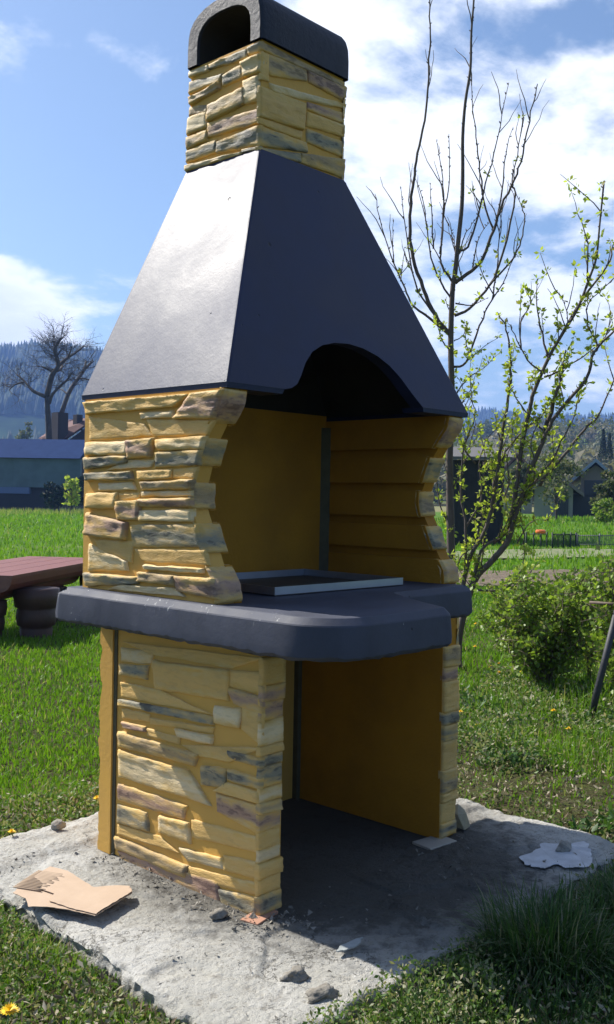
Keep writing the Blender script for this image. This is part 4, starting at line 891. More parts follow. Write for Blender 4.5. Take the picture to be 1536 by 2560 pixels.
for cx_, cz_ in ((195, 1037), (150, 1034)):
    c_ = at(cx_, 1050, DH+(0 if cx_ > 170 else -1)); c_ -= P0; zt = at(cx_, cz_, DH).z; wd = .35 if cx_ > 170 else .6
    mb = MB(); mb.box(c_.x-wd, c_.y-wd, zt-(1.6 if cx_ > 170 else 3.2), c_.x+wd, c_.y+wd, zt); mb.build('chimney_stack', M['darkwood'], house)

# right side: pale house, dark shed, beige building ------------------------------
M['bluegrey'] = mat('blue_grey_metal_roof', (.20,.25,.32), .5); M['glass'] = mat('dark_window_glass', (.03,.035,.04), .2)
def gable_house(name, label, px0, px1, ybase, yeave, yridge, D, depth, mw, mr, wins, ridge_px=None, turn=0.):
    P0 = at(px0, ybase, D); P1 = at(px1, ybase, D*(1+turn)); zb = min(P0.z, P1.z)-.5
    ho = tag(empty(name, (P0.x, P0.y, zb)), label, 'house')
    global d, n_
    A0, A1 = P0.copy(), P1.copy(); A0.z = A1.z = 0; d, n_, L_ = frame(A0, A1)
    ze = at((px0+px1)/2, yeave, D).z-zb; zr = at((px0+px1)/2, yridge, D).z-zb
    mb = MB(); f = [uv3(0, 0, 0), uv3(L_, 0, 0), uv3(L_, 0, ze), uv3(L_/2, 0, zr-.15), uv3(0, 0, ze)]
    bk = [(a+n_.x*depth, b_+n_.y*depth, c_) for a, b_, c_ in f]
    mb.add(f+bk, [(0,1,2,3,4), (9,8,7,6,5), (0,5,6,1), (1,6,7,2), (2,7,8,3), (3,8,9,4), (4,9,5,0)]); mb.build('wall', mw, ho)
    for s_ in (0, 1):
        e_ = -.6 if s_ == 0 else L_+.6; sl = (zr-ze)/(L_/2); mb = MB(); ee = ze-.6*sl
        q = [uv3(e_, -.6, ee), uv3(L_/2, -.6, zr), uv3(L_/2, depth+.6, zr), uv3(e_, depth+.6, ee)]
        mb.add(q+[(a, b_, c_+.22) for a, b_, c_ in q], [(0,3,2,1),(4,5,6,7),(0,1,5,4),(1,2,6,5),(2,3,7,6),(3,0,4,7)]); mb.build('roof_slope', mr, ho)
    for (u, z, w_, h_) in wins:
        mb = MB(); u *= L_; z *= ze
        q = [uv3(u-w_/2, -.06, z), uv3(u+w_/2, -.06, z), uv3(u+w_/2, .05, z), uv3(u-w_/2, .05, z)]
        mb.add(q+[(a, b_, c_+h_) for a, b_, c_ in q], [(0,3,2,1),(4,5,6,7),(0,1,5,4),(1,2,6,5),(2,3,7,6),(3,0,4,7)]); wn = mb.build('window', M['glass'], ho)
    return ho
M['pinkwall'] = mat('greyish_pink_plaster', (.26,.215,.18), .9, .3, .5, 0, dark=(.22,.18,.15)); M['beige'] = mat('beige_plaster', (.30,.285,.22), .9, .3, .4, 0, dark=(.26,.24,.19))
gable_house('house', 'pale gabled house with blue-grey metal roof at the right edge', 1450, 1524, 1296, 1188, 1156, 62, 14, M['pinkwall'], M['bluegrey'], [(.45, .58, 1.1, 1.0), (.15, .12, 1.6, 1.6)])
gable_house('house', 'low beige building seen between the fruit tree branches', 1335, 1432, 1288, 1222, 1188, 58, 10, M['beige'], mat('brown_grey_roof', (.16,.13,.115), .9), [(.72, .25, .7, 1.1)])
gable_house('house', 'small house with a brown tiled roof behind the budding tree', 1255, 1330, 1285, 1180, 1140, 75, 10, M['beige'], M['redroof'], [(.5, .5, 1., 1.)])
# near dark shed
D_ = 27; P0 = at(1118, 1345, D_); P1 = at(1258, 1345, D_); zb = basez(P0)-.2
shed = tag(empty('shed', (P0.x, P0.y, zb)), 'dark timber shed behind the trunks of the fruit tree', 'shed')
A0, A1 = P0.copy(), P1.copy(); A0.z = A1.z = 0; d, n_, L_ = frame(A0, A1); zt = at(1200, 1150, D_).z-zb; zt2 = at(1200, 1120, D_+2).z-zb
M['shedwood'] = mat('blackened_shed_boards', (.030,.027,.026), .9, .3, 3, .004, 30, dark=(.018,.016,.016)); M['shedroof'] = mat('grey_felt_roof', (.10,.095,.09), .9)
nb = 12
for k_ in range(nb):
    a, b_ = L_*k_/nb+.006, L_*(k_+1)/nb-.006; mb = MB(); q = [uv3(a, 0, 0), uv3(b_, 0, 0), uv3(b_, .03, 0), uv3(a, .03, 0)]
    mb.add(q+[(x, y, zt) for x, y, z in q], [(0,3,2,1),(4,5,6,7),(0,1,5,4),(1,2,6,5),(2,3,7,6),(3,0,4,7)]); mb.build('board', M['shedwood'], shed)
mb = MB(); q = [uv3(.02, .032, 0), uv3(L_-.02, .032, 0), uv3(L_-.02, 3, 0), uv3(.02, 3, 0)]; mb.add(q+[(x, y, zt-.01) for x, y, z in q], [(0,3,2,1),(4,5,6,7),(0,1,5,4),(1,2,6,5),(2,3,7,6),(3,0,4,7)]); mb.build('shed_body', M['shedwood'], shed)
mb = MB(); q = [uv3(-.2, -.25, zt), uv3(L_+.2, -.25, zt), uv3(L_+.2, 3.2, zt2), uv3(-.2, 3.2, zt2)]; mb.add(q+[(x, y, z+.08) for x, y, z in q], [(0,3,2,1),(4,5,6,7),(0,1,5,4),(1,2,6,5),(2,3,7,6),(3,0,4,7)]); mb.build('roof', M['shedroof'], shed)

# fences ----------------------------------------------------------------------
M['fencedark'] = mat('dark_green_fence_paint', (.020,.035,.025), .7); M['fencewire'] = mat('grey_wire', (.12,.13,.13), .6)
def fence(pxs, D, ytop, name, label, rail, slats, m, parts='fence_post'):
    P0 = at(pxs[0], ytop, D); fe = tag(empty(name, (P0.x, P0.y, basez(P0))), label, 'fence'); o = Vector(fe.location)
    for x in pxs:
        P = at(x, ytop, D)-o; g_ = float(ground_h(P.x+o.x, P.y+o.y))-o.z
        mb = MB(); mb.tube([(P.x, P.y, g_-.1), (P.x, P.y, P.z)], .022, 6); mb.build('post', m, fe)
    for k_ in range(rail):
        mb = MB(); mb.tube([at(x, ytop+5+k_*22, D)-o for x in (pxs[0], pxs[-1])], .012, 5); mb.build('rail', m, fe)
    if slats:
        for x in np.arange(pxs[0]+2, pxs[-1], slats):
            P = at(x, ytop+3, D)-o; g_ = float(ground_h(P.x+o.x, P.y+o.y))-o.z; mb = MB(); mb.box(P.x-.008, P.y-.008, g_+.03, P.x+.008, P.y+.008, P.z); mb.build('picket', m, fe)
    return fe
fence([1316, 1335, 1353, 1368], 25, 1330, 'open_fence', 'dark open rail fence with an orange tub hung on it', 1, 0, M['fencedark'])
fence([1382, 1410, 1428, 1441], 25.2, 1331, 'picket_fence', 'short run of dense dark green pickets between the open fence and the wire fence', 1, 3.4, M['fencedark'])
fence([1444, 1500, 1560], 25.4, 1334, 'wire_fence', 'low wire mesh fence in front of the pale house', 2, 5, M['fencewire'])
P = at(1352, 1329, 24.8)
M['orange'] = mat('orange_plastic', (.75,.17,.03), .4)
b2 = bmesh.new(); bmesh.ops.create_uvsphere(b2, u_segments=18, v_segments=8, radius=1)
for v_ in b2.verts: v_.co = Vector((v_.co.x*.13, v_.co.y*.13, max(-.5, min(.5, v_.co.z))*.09))
me = bpy.data.meshes.new('orange_tub'); b2.to_mesh(me); b2.free(); me.materials.append(M['orange'])
tag(link('orange_tub', me, None, P), 'round orange plastic tub on top of the dark open fence', 'tub')
# wire mesh fence and bushes in front of the barn
fence([120, 150, 178, 212], 80, 1235, 'barn_fence', 'dark mesh fence in front of the right end of the barn', 1, 3, M['fencewire'])

# ------------------------------------------------------------------ leaf machinery (numpy)
def leaves(name, P, size, m, seed, parent=None, loc=None, tone=(.0, 1.0), dry=.1, up=.2, asp=.5, fold=.25):
    """P (n,3) positions; each leaf is two triangles folded along its midrib"""
    r = np.random.RandomState(seed); n = len(P)
    D = r.normal(size=(n, 3)); D[:, 2] += up; D /= np.linalg.norm(D, axis=1)[:, None]
    N_ = np.cross(D, r.normal(size=(n, 3))); N_ /= np.linalg.norm(N_, axis=1)[:, None]; Sd = np.cross(D, N_)
    s = (size*r.uniform(.6, 1.3, n))[:, None]
    a = P; b_ = P+D*s; c_ = P+D*s*.5+Sd*s*asp*.5+N_*s*fold*.3; e_ = P+D*s*.5-Sd*s*asp*.5+N_*s*fold*.3
    V = np.stack([a, c_, b_, e_], 1).reshape(-1, 3); i = np.arange(n)*4
    F = np.concatenate([np.stack([i, i+1, i+2], 1), np.stack([i, i+2, i+3], 1)])
    t1 = r.uniform(*tone, n); t2 = (r.uniform(0, 1, n) < dry)*r.uniform(.4, 1, n)
    T = np.repeat(np.stack([t1, t2, t1*0], 1), 4, 0)
    if loc is not None: V = V-np.array(loc)
    return npmesh(name, V, F, m, T, parent=parent, loc=loc)

# ------------------------------------------------------------------ trees
def to3(pts, D, off0=0., off1=0.):
    n_ = len(pts); out = []
    for i, (x, y) in enumerate(pts): out.append(at(x, y, D+off0+(off1-off0)*i/max(1, n_-1)))
    return out
def smooth(pts, k_=3):
    out = []
    n_ = len(pts)
    for i in range(n_-1):
        p0, p1, p2, p3 = pts[max(i-1, 0)], pts[i], pts[i+1], pts[min(i+2, n_-1)]
        for j in range(k_):
            t_ = j/k_; out.append(.5*((2*p1)+(-p0+p2)*t_+(2*p0-5*p1+4*p2-p3)*t_*t_+(-p0+3*p1-3*p2+p3)*t_**3))
    out.append(pts[-1]); return out
cG = lambda L_: [(900+x/2.333, y/2.333) for x, y in L_]
c8 = lambda L_: [(1050+x/2.152, 950+y/2.152) for x, y in L_]
c4 = lambda L_: [(x/5.62, 840+y/5.62) for x, y in L_]
def tree(name, label, trunk, limbs, D, rt_, seed, m, budm, nleaf, leafsize, twig_n, bud_step=.055, leaf_lo=None, base_px=None, cat='tree', group=None):
    r = random.Random(seed); T0 = to3(trunk, D)
    g_ = basez(T0[0]); T0 = [Vector((T0[0].x, T0[0].y, g_-.1))]+[p for p in T0 if p.z > g_+.1]
    root = tag(empty(name, (T0[0].x, T0[0].y, g_)), label, cat, group); o = Vector(root.location)
    trk = MB(); T = smooth(T0, 4); nT = len(T)
    cum = [0.]
    for i in range(nT-1): cum.append(cum[-1]+(T[i+1]-T[i]).length)
    trk.tube([p-o for p in T], [max(.007, rt_*(1-.86*(q_/cum[-1])**.75)) for q_ in cum], 9); trk = trk.build('trunk', m, root)
    allb = [(T, 1.0)]; leafP = []
    tw = MB(); lpts = []
    for k_, (pts, r0) in enumerate(limbs):
        of = r.uniform(-.05, .05)*D*.5
        B = smooth(to3(pts, D, 0, of), 4); n_ = len(B)
        B = [p+Vector((r.gauss(0, .004), r.gauss(0, .004), 0))*D/9 for p in B]
        mb = MB(); mb.tube([p-o for p in B], [r0*(1-.78*i/(n_-1)) for i in range(n_)], 7); mb.build('branch', m, root)
        allb.append((B, r0))
    # side twigs, buds and first leaves
    for B, r0 in allb:
        for i in range(len(B)-1):
            seg = B[i+1]-B[i]; L_ = seg.length; nn = L_/bud_step
            for _ in range(int(nn)+(r.random() < nn % 1)):
                t_ = r.random(); P = B[i].lerp(B[i+1], t_)
                if P.z < o.z+.35: continue
                dr = Vector((r.gauss(0, 1), r.gauss(0, 1), r.gauss(.6, .6))).normalized(); dr = (dr+seg.normalized()*.7).normalized()
                l = bud_step*r.uniform(.3, .6); tw.tube([P-o, P+dr*l*.6-o, P+dr*l-o], [.0035*D/9, .0055*D/9, .001], 4, cap=False, sm=False)
                if r.random() < (leaf_lo(P.z) if leaf_lo else .2): leafP.append((P+dr*l, 5))
            if r.random() < twig_n*L_:
                P = B[i]; dr = Vector((r.gauss(0, 1), r.gauss(0, 1), r.gauss(.8, .4))).normalized(); dr = (dr+seg.normalized()*1.1).normalized(); l = r.uniform(.12, .5)*D/9
                Q = [P]; 
                for s_ in range(5): dr = (dr+Vector((r.gauss(0, .16), r.gauss(0, .16), r.gauss(.10, .12)))).normalized(); Q.append(Q[-1]+dr*l/5)
                tw.tube([q-o for q in Q], [.0055*D/9*(1-.13*s_) for s_ in range(6)], 4, sm=False)
                for q in Q[2:]:
                    if r.random() < (leaf_lo(q.z) if leaf_lo else .5)*1.6: leafP.append((q, 5))
    tag(tw.build('twigs', M['twig'], root), kind='stuff')
    if leafP and nleaf:
        rr = np.random.RandomState(seed); P = []
        for q, n_ in leafP: P += [(q.x, q.y, q.z)+rr.normal(size=3)*.006 for _ in range(nleaf)]
        P = np.array(P)
        tag(leaves('young_leaves', P, leafsize, budm, seed, root, tuple(o), tone=(0, 1), dry=.12, up=.5, asp=.55), kind='stuff')
    return root
appT = [(1128, 1560), (1128, 1400), (1124, 1138), (1130, 1010)]+cG([(530,2000),(540,1700),(555,1600),(575,1400),(595,1200),(600,1000),(600,800),(615,600),(645,400),(650,200),(665,0),(672,-160)])
appL = [
 (cG([(530,1960),(440,1840),(370,1680),(310,1500),(290,1300),(300,1150),(320,1020),(345,850),(385,650),(400,400),(410,200),(405,0),(400,-150)]), .020),
 (cG([(555,1650),(650,1580),(720,1500),(780,1340),(830,1200),(900,1050),(950,900),(1000,650),(1040,490)]), .018),
 (cG([(780,1340),(730,1220),(700,1000),(680,800),(655,600),(650,420)]), .010),
 (cG([(575,1460),(630,1440),(690,1260),(720,1120),(780,900),(820,730),(865,480)]), .011),
 (cG([(560,1840),(640,1800),(760,1660),(830,1500),(880,1300),(910,1130),(885,1060),(930,850),(952,650)]), .014),
 (cG([(760,1660),(900,1500),(945,1370),(960,1250),(930,1170),(885,1070)]), .009),
 (cG([(800,1300),(830,1100),(850,900),(895,740)]), .009),
 (cG([(550,1660),(480,1550),(470,1480),(490,1250),(520,1050),(520,780)]), .012),
 (cG([(470,1480),(490,1180),(480,1000),(445,825)]), .009),
 (cG([(540,1750),(450,1600),(400,1400),(370,1180),(325,1040)]), .010),
 (cG([(430,1450),(420,1250),(410,1070)]), .008), (cG([(560,1560),(600,1400),(640,1330),(700,1240)]), .007),
 (cG([(530,1960),(400,1850),(310,1780),(260,1680),(200,1540),(130,1330),(90,1130)]), .013),
 (cG([(200,1540),(190,1400),(195,1270)]), .006), (cG([(235,1640),(250,1540),(262,1440)]), .006),
 (cG([(440,1840),(340,1700),(290,1500),(260,1280),(240,1090)]), .010),
 (cG([(550,2140),(620,2110),(700,1900),(770,1750),(850,1620),(910,1480)]), .012),
 (cG([(770,1750),(800,1560),(815,1350),(830,1200)]), .008),
 (cG([(560,1770),(650,1780),(740,1740)]), .008), (cG([(545,1990),(600,1960),(625,1890)]), .006),
 (cG([(650,1580),(690,1400),(760,1290)]), .007), (cG([(650,2100),(700,2040),(820,1960)]), .006),
 (cG([(560,2300),(640,2200),(720,2150),(830,2040)]), .007),
 (cG([(530,2050),(470,1960),(440,1840)]), .008), (cG([(600,1640),(560,1500),(545,1380),(520,1300)]), .006),
 ([(1126,1240),(1150,1180),(1175,1120),(1190,1050)], .010), ([(1126,1320),(1100,1260),(1090,1180),(1098,1110)], .008),
 ([(1124,1100),(1150,1060),(1170,1000),(1200,960)], .008)]
tree('fruit_tree', 'tall young fruit tree with straight trunk and long bare shoots right of the hood', appT, appL, 8.9, .050, 5, M['bark'], M['bud'], 7, .043, 2.2,
     leaf_lo=lambda z: .02 if z > 3.6 else (.10 if z > 2.9 else .45))
shT = [(1150, 1560), (1180, 1400), (1215, 1330), (1262, 1290), (1300, 1180)]
shrT = [(1148, 1590), (1185, 1455)]+c8([(380,980),(480,850),(510,640),(550,350),(600,120)])+cG([(1010,2300),(1100,2090),(1180,1950),(1270,1800),(1340,1620),(1380,1500),(1400,1300),(1425,1055)])
shrL = [
 (c8([(235,1150),(235,1090),(270,950),(360,790),(400,600),(430,400),(470,150),(490,0)])+cG([(880,2100),(870,2000),(850,1900),(800,1820)]), .020),
 (cG([(1080,2180),(980,2100),(900,1950),(860,1870)]), .008),
 (c8([(280,1120),(330,920),(430,840),(480,740)]), .016),
 (c8([(480,850),(520,700),(600,480),(660,330),(740,180),(890,0)])+cG([(1370,2050),(1484,1930),(1560,1850)]), .024),
 (c8([(660,330),(720,120),(760,0)])+cG([(1170,2200),(1200,2040)]), .020),
 (c8([(520,700),(640,520),(720,420),(760,330),(820,220),(860,60)]), .012),
 (c8([(640,570),(760,420),(880,270),(960,190),(1046,0),(1120,-120)]), .014),
 (c8([(400,660),(440,430),(560,270),(660,200)]), .012),
 (c8([(700,300),(620,230),(520,100),(480,0)]), .010),
 (cG([(1180,1950),(1290,1760),(1440,1550),(1484,1430),(1540,1300)]), .012),
 (cG([(1100,2090),(1050,1900),(1030,1750),(1040,1620)]), .009),

 (cG([(1330,1650),(1330,1450),(1320,1390)]), .008), (cG([(1350,2050),(1390,2030),(1330,1900),(1330,1780),(1400,1700),(1520,1600)]), .009),
 (cG([(940,2040),(940,1880),(990,1780),(1000,1640)]), .007), (cG([(1180,1950),(1215,1850),(1160,1700)]), .006),
 (cG([(1080,2200),(1170,2160),(1300,2080),(1400,2000),(1484,1900)]), .008),
 (c8([(330,1010),(350,830),(420,600),(340,440)]), .008), (c8([(470,800),(560,600),(700,500),(740,400)]), .009),
 (c8([(240,1080),(250,800),(220,600),(240,350),(300,200),(260,60)]), .012), (c8([(240,800),(330,640),(320,450),(360,300)]), .009),
 (c8([(400,880),(540,780),(560,930),(530,1070)]), .009),
 (c8([(310,1130),(430,1130),(540,1070),(620,1060)]), .010), (c8([(200,1010),(230,940),(320,860),(340,700)]), .008),
 (c8([(590,620),(620,480),(600,330),(650,180)]), .009), (c8([(430,700),(480,560),(470,420),(520,300)]), .009),
 (c8([(520,880),(600,760),(700,760)]), .006), (c8([(300,450),(220,330),(200,200),(240,80),(200,-20)]), .008)]
tree('budding_tree', 'leaning many-stemmed fruit tree in first leaf, right of the barbecue in front of the shed', shrT, shrL, 7.9, .036, 11, M['bark'], M['bud'], 7, .042, 4.2,
     leaf_lo=lambda z: .55 if z < 2.4 else .36)

# far bare tree behind the barn
def bare_tree(name, label, trunk, limbs, D, rt_, seed, depth=4, cat='tree', lm=None, leaf=None, group=None, nl=1, spread=1.):
    r = random.Random(seed); T0 = to3(trunk, D); g_ = basez(T0[0]); T0 = [Vector((T0[0].x, T0[0].y, g_-.1))]+T0[1:]
    root = tag(empty(name, (T0[0].x, T0[0].y, g_)), label, cat, group); o = Vector(root.location); mb = MB()
    T = smooth(T0, 3); mb.tube([p-o for p in T], [rt_*(1-.5*i/(len(T)-1)) for i in range(len(T))], 8); mb.build('trunk', M['oldbark'], root)
    tw = MB(); tips = []
    def grow(P, dr, l, rad, dep):
        Q = [P]; n_ = 4
        for s_ in range(n_): dr = (dr+Vector((r.gauss(0, .22), r.gauss(0, .22), r.gauss(.04, .16)))).normalized(); Q.append(Q[-1]+dr*l/n_)
        tw.tube([q-o for q in Q], [rad*(1-.15*s_) for s_ in range(n_+1)], 4 if dep > 1 else 3, cap=False, sm=False)
        if dep == 0: tips.append(Q[-1]); tips.append(Q[2]); return
        for q in Q[1:]:
            for _ in range(2 if dep > 1 else 1):
                d2 = (dr+Vector((r.gauss(0, .8), r.gauss(0, .8), r.gauss(.1, .6)))).normalized(); grow(q, d2, l*r.uniform(.5, .75), rad*.5, dep-1)
    for pts, r0 in limbs:
        of = r.uniform(-1, 1)*D*.03; B = smooth(to3(pts, D, 0, of), 3); n_ = len(B); mb = MB()
        mb.tube([p-o for p in B], [r0*(1-.6*i/(n_-1)) for i in range(n_)], 6); mb.build('limb', M['oldbark'], root)
        for i in range(n_//3, n_):
            sg = (B[min(i+1, n_-1)]-B[i-1]).normalized()
            for _ in range(1):
                d2 = (sg*.6+Vector((r.gauss(0, .8), r.gauss(0, .8), r.gauss(.1, .5)))).normalized(); grow(B[i], d2, r.uniform(.12, .24)*D/10*spread, max(.035, r0*.16), depth-2)
    tag(tw.build('twigs', M['oldbark'], root), kind='stuff')
    if leaf:
        rr = np.random.RandomState(seed); P = np.array([(q.x, q.y, q.z) for q in tips for _ in range(nl)]); P = P+rr.normal(size=P.shape)*leaf*1.2
        tag(leaves('crown', P, leaf, lm, seed, root, tuple(o), dry=.4), kind='stuff')
    return root
bare_tree('bare_tree', 'large leafless tree with dark spreading limbs standing behind the blue barn', c4([(700,2300),(690,1420),(670,1000),(660,850)]),
 [(c4([(660,850),(720,600),(760,510),(820,420),(800,300),(770,190),(810,110),(860,30)]), .30), (c4([(820,420),(900,350),(960,300),(1060,240),(1170,150)]), .20), (c4([(960,300),(990,220),(1010,150)]), .11),
  (c4([(640,850),(480,780),(400,700),(330,620),(240,540)]), .19), (c4([(690,950),(740,820),(850,700),(940,620),(1000,540)]), .19),
  (c4([(330,650),(220,680),(130,760)]), .10), (c4([(740,500),(640,450),(580,430)]), .14), (c4([(760,510),(860,460),(890,380)]), .18)], 100, .38, 3, depth=4)
bare_tree('bare_tree', 'second leafless tree leaning right behind the red-brown house roof', c4([(850,2300),(850,1300),(870,1080)]),
 [(c4([(870,1080),(960,820),(1040,680),(1100,600),(1200,460),(1300,360)]), .28), (c4([(1170,500),(1200,420),(1212,350)]), .2), (c4([(960,830),(880,760),(820,740)]), .12), (c4([(1100,600),(1200,600),(1300,640)]), .12)], 108, .40, 6, depth=3)

def leafy_tree(name, label, x, yb, yt, wpx, D, seed, m, nl=3500, ls=None, group=None, trunk_r=None, cat='tree', gaps=.15):
    B = at(x, yb, D); g_ = basez(B); H_ = at(x, yt, D).z-g_; W_ = wpx/FPX*D/2; r = random.Random(seed)
    root = tag(empty(name, (B.x, B.y, g_)), label, cat, group); o = Vector(root.location); rr_ = trunk_r or H_*.02
    mb = MB(); tp_ = [Vector((0, 0, -.1)), Vector((r.gauss(0, .02), r.gauss(0, .02), .25))*H_, Vector((r.gauss(0, .05), r.gauss(0, .05), .6))*H_, Vector((r.gauss(0, .06), 0, .92))*H_]
    mb.tube(smooth(tp_, 3), [rr_*(1-.8*i/9) for i in range(10)], 7); mb.build('trunk', M['oldbark'], root)
    cl_ = []; mb = MB()
    for k_ in range(26):
        a = r.uniform(0, 6.28); e = r.uniform(.28, .95); rad = W_*r.uniform(.35, 1.)*math.sin(math.pi*min(1, (e+.12)*.85))**.6
        c_ = Vector((rad*math.cos(a), rad*math.sin(a), e*H_)); cl_.append((c_, W_*r.uniform(.22, .42)))
        s0 = Vector((0, 0, e*H_*.6)); mb.tube(smooth([s0, s0.lerp(c_, .5)+Vector((0, 0, H_*.02)), c_], 2), [rr_*.35*(1-.18*i) for i in range(5)], 4)
    tag(mb.build('boughs', M['oldbark'], root), kind='stuff')
    rr = np.random.RandomState(seed); P = []
    for c_, s_ in cl_:
        q = rr.normal(size=(nl//26, 3)); q /= (np.linalg.norm(q, axis=1)[:, None]); q *= (rr.uniform(0, 1, (len(q), 1))**.45)*s_; q[:, 2] *= .75; P.append(q+np.array(c_))
    P = np.concatenate(P); P[:, 2] = np.maximum(P[:, 2], .02*H_)
    lf = leaves('crown', P+np.array(o), ls or H_*.03, m, seed, root, tuple(o), dry=.25, up=.1, asp=.7); tag(lf, kind='stuff'); return root
lt = leafy_tree
lt('orchard_tree', 'spreading grey-green orchard tree before the beige building', 1392, 1290, 1130, 140, 50, 41, M['farleaf'], 1500, .17)
lt('orchard_tree', 'rounded olive tree at the right edge in front of the pale house', 1530, 1300, 1175, 80, 48, 42, M['farleaf'], 3500, .16)
lt('orchard_tree', 'bushy tree filling the gap between the shed and the beige building', 1300, 1290, 1160, 70, 60, 43, M['farleaf'], 2500, .18)
lt('bush', 'dark rounded bush below the pale house', 1516, 1322, 1250, 70, 44, 44, M['bushleaf'], 2500, .12, cat='bush')
lt('bush', 'dark green bush against the right end of the barn', 138, 1268, 1205, 52, 78, 45, M['conifer'], 1800, .3, cat='bush')
lt('bush', 'dense dark bush beside the barn corner, half hidden by the barbecue', 215, 1275, 1190, 45, 77, 46, M['conifer'], 1500, .3, cat='bush')
lt('sapling', 'pale green sapling in front of the mesh fence by the barn', 179, 1282, 1192, 38, 72, 47, M['bud'], 350, .30)
lt('orchard_tree', 'pale yellowish tree on the meadow below the forested hill', 62, 1110, 1050, 50, 190, 48, M['farleaf'], 1500, .5)
def spruce(label, x, yb, yt, D, seed):
    B = at(x, yb, D); g_ = B.z-1; H_ = at(x, yt, D).z-g_; r = np.random.RandomState(seed)
    root = tag(empty('spruce', (B.x, B.y, g_)), label, 'tree', 'pair of dark spruces'); mb = MB(); mb.tube([(0, 0, 0), (0, 0, H_*.95)], [H_*.014, H_*.003], 6); mb.build('trunk', M['oldbark'], root)
    n = 2600; e = r.uniform(.06, 1, n)**.9; a = r.uniform(0, 6.28, n); tier = 1-.22*((e*16) % 1); rad = H_*.17*(1-e)*tier*r.uniform(.5, 1, n)**.4+.02
    P = np.stack([rad*np.cos(a), rad*np.sin(a), e*H_-rad*.25], 1); tag(leaves('crown', P+np.array(root.location), H_*.045, M['conifer'], seed, root, tuple(root.location), up=-.3, dry=.05), kind='stuff')
spruce('taller left spruce of the dark pair above the pale house', 1508, 1130, 1072, 140, 1)
spruce('shorter right spruce of the dark pair above the pale house', 1524, 1132, 1083, 138, 2)

# ------------------------------------------------------------------ garden bushes on the right
def garden_bush(name, label, x, yb, yt, wpx, D, seed, nst, nlv, ls, m=None, cat='bush', lean=0.):
    B = at(x, yb, D); g_ = basez(B); H_ = at(x, yt, D).z-g_; W_ = wpx/FPX*D/2; r = random.Random(seed)
    root = tag(empty(name, (B.x, B.y, g_)), label, cat); o = Vector(root.location); P = []; mb = MB(); rr = np.random.RandomState(seed)
    for k_ in range(nst):
        a = r.uniform(0, 6.28); e = r.uniform(.2, 1)**.7; l = H_*r.uniform(.42, 1.05)
        tip = Vector((math.cos(a)*W_*e+lean*H_, math.sin(a)*W_*e, l*(1-.28*e)))
        Q = smooth([Vector((math.cos(a)*W_*.08, math.sin(a)*W_*.08, -.03)), Vector((tip.x*.35, tip.y*.35, tip.z*.5)), tip], 5)
        mb.tube(Q, [.006*(1-.07*i) for i in range(len(Q))], 4, sm=False)
        for q in Q[4:]:
            for _ in range(3):
                d_ = Vector((r.gauss(0, 1), r.gauss(0, 1), r.gauss(.2, .8))).normalized()*H_*r.uniform(.05, .16); mb.tube([q, q+d_], [.003, .0015], 3, cap=False, sm=False)
                for _ in range(nlv): u_ = r.uniform(.2, 1); P.append(np.array(q+d_*u_)+rr.normal(size=3)*.012)
    tag(mb.build('stems', M['twig'], root), kind='stuff'); P = np.array(P); P[:, 2] = np.maximum(P[:, 2], .02)
    tag(leaves('foliage', P+np.array(o), ls, m or M['bushleaf'], seed, root, tuple(o), dry=.12, up=.3, asp=.8), kind='stuff'); return root
garden_bush('gooseberry_bush', 'round leafy bush growing in the grass right of the barbecue', 1362, 1668, 1378, 320, 7.2, 51, 85, 7, .034)
garden_bush('currant_shoot', 'slim upright leafy shoot rising behind the round bush', 1478, 1560, 1355, 60, 7.6, 52, 9, 6, .036, M['bud'])
garden_bush('leafy_bush', 'leafy bush cut by the right edge of the photo', 1560, 1640, 1330, 150, 6.6, 53, 34, 6, .036)
garden_bush('young_shoot', 'tiny low shoot with yellow-green leaves between tree and round bush', 1290, 1500, 1400, 60, 8.2, 54, 9, 6, .03, M['bud'])
# leaning dark pole and thin cross stick
M['pole'] = mat('weathered_dark_pole', (.05,.05,.055), .6, .3, 12, .002, 50, dark=(.022,.022,.025))
P0 = pz(1473, 1812, -.06); dist0 = math.hypot(P0.x-CX, P0.y-CY); P1 = at(1552, 1490, dist0+.15)
mb = MB(); mb.tube([P0, P0.lerp(P1, .5), P1], [.022, .021, .020], 12); o = mb.build('leaning_pole', M['pole'], None, tuple(P0)); tag(o, 'thick dark pole leaning to the right in the weeds at the right edge', 'pole')
mb = MB(); a = at(1475, 1506, dist0+.2); b_ = at(1560, 1512, dist0+.1); mb.tube([a, b_], .010, 6); tag(mb.build('cross_stick', M['twig'], None, tuple(a)), 'short horizontal grey stick meeting the top of the leaning pole', 'stick')

# ------------------------------------------------------------------ log table and bench on the left
M['redwood'] = mat('red_brown_stained_wood', (.20,.06,.038), .55, .3, 4, .001, 30, dark=(.16,.045,.03), stretch=(1, 1, 1)); M['endgrain'] = mat('end_grain_red', (.24,.12,.08), .7, .3, 14, .002, 40, dark=(.16,.07,.05))
M['logdark'] = mat('dark_stained_log', (.075,.035,.025), .6, .3, 6, .003, 30, dark=(.045,.022,.018))
DT = 9.3
Tc = at(62, 1436, DT); ztop = Tc.z; zg = float(ground_h(Tc.x, Tc.y))
tb = tag(empty('log_table', (Tc.x, Tc.y, zg)), 'low garden table of red-brown half-log planks on thick round log feet', 'table')
u_ = (at(300, 1428, DT+2.6)-at(34, 1445, DT-.15)); u_.z = 0; u_.normalize(); v_ = Vector((-u_.y, u_.x, 0))
h_t = ztop-zg
st = at(34, 1445, DT-.15); st.z = zg
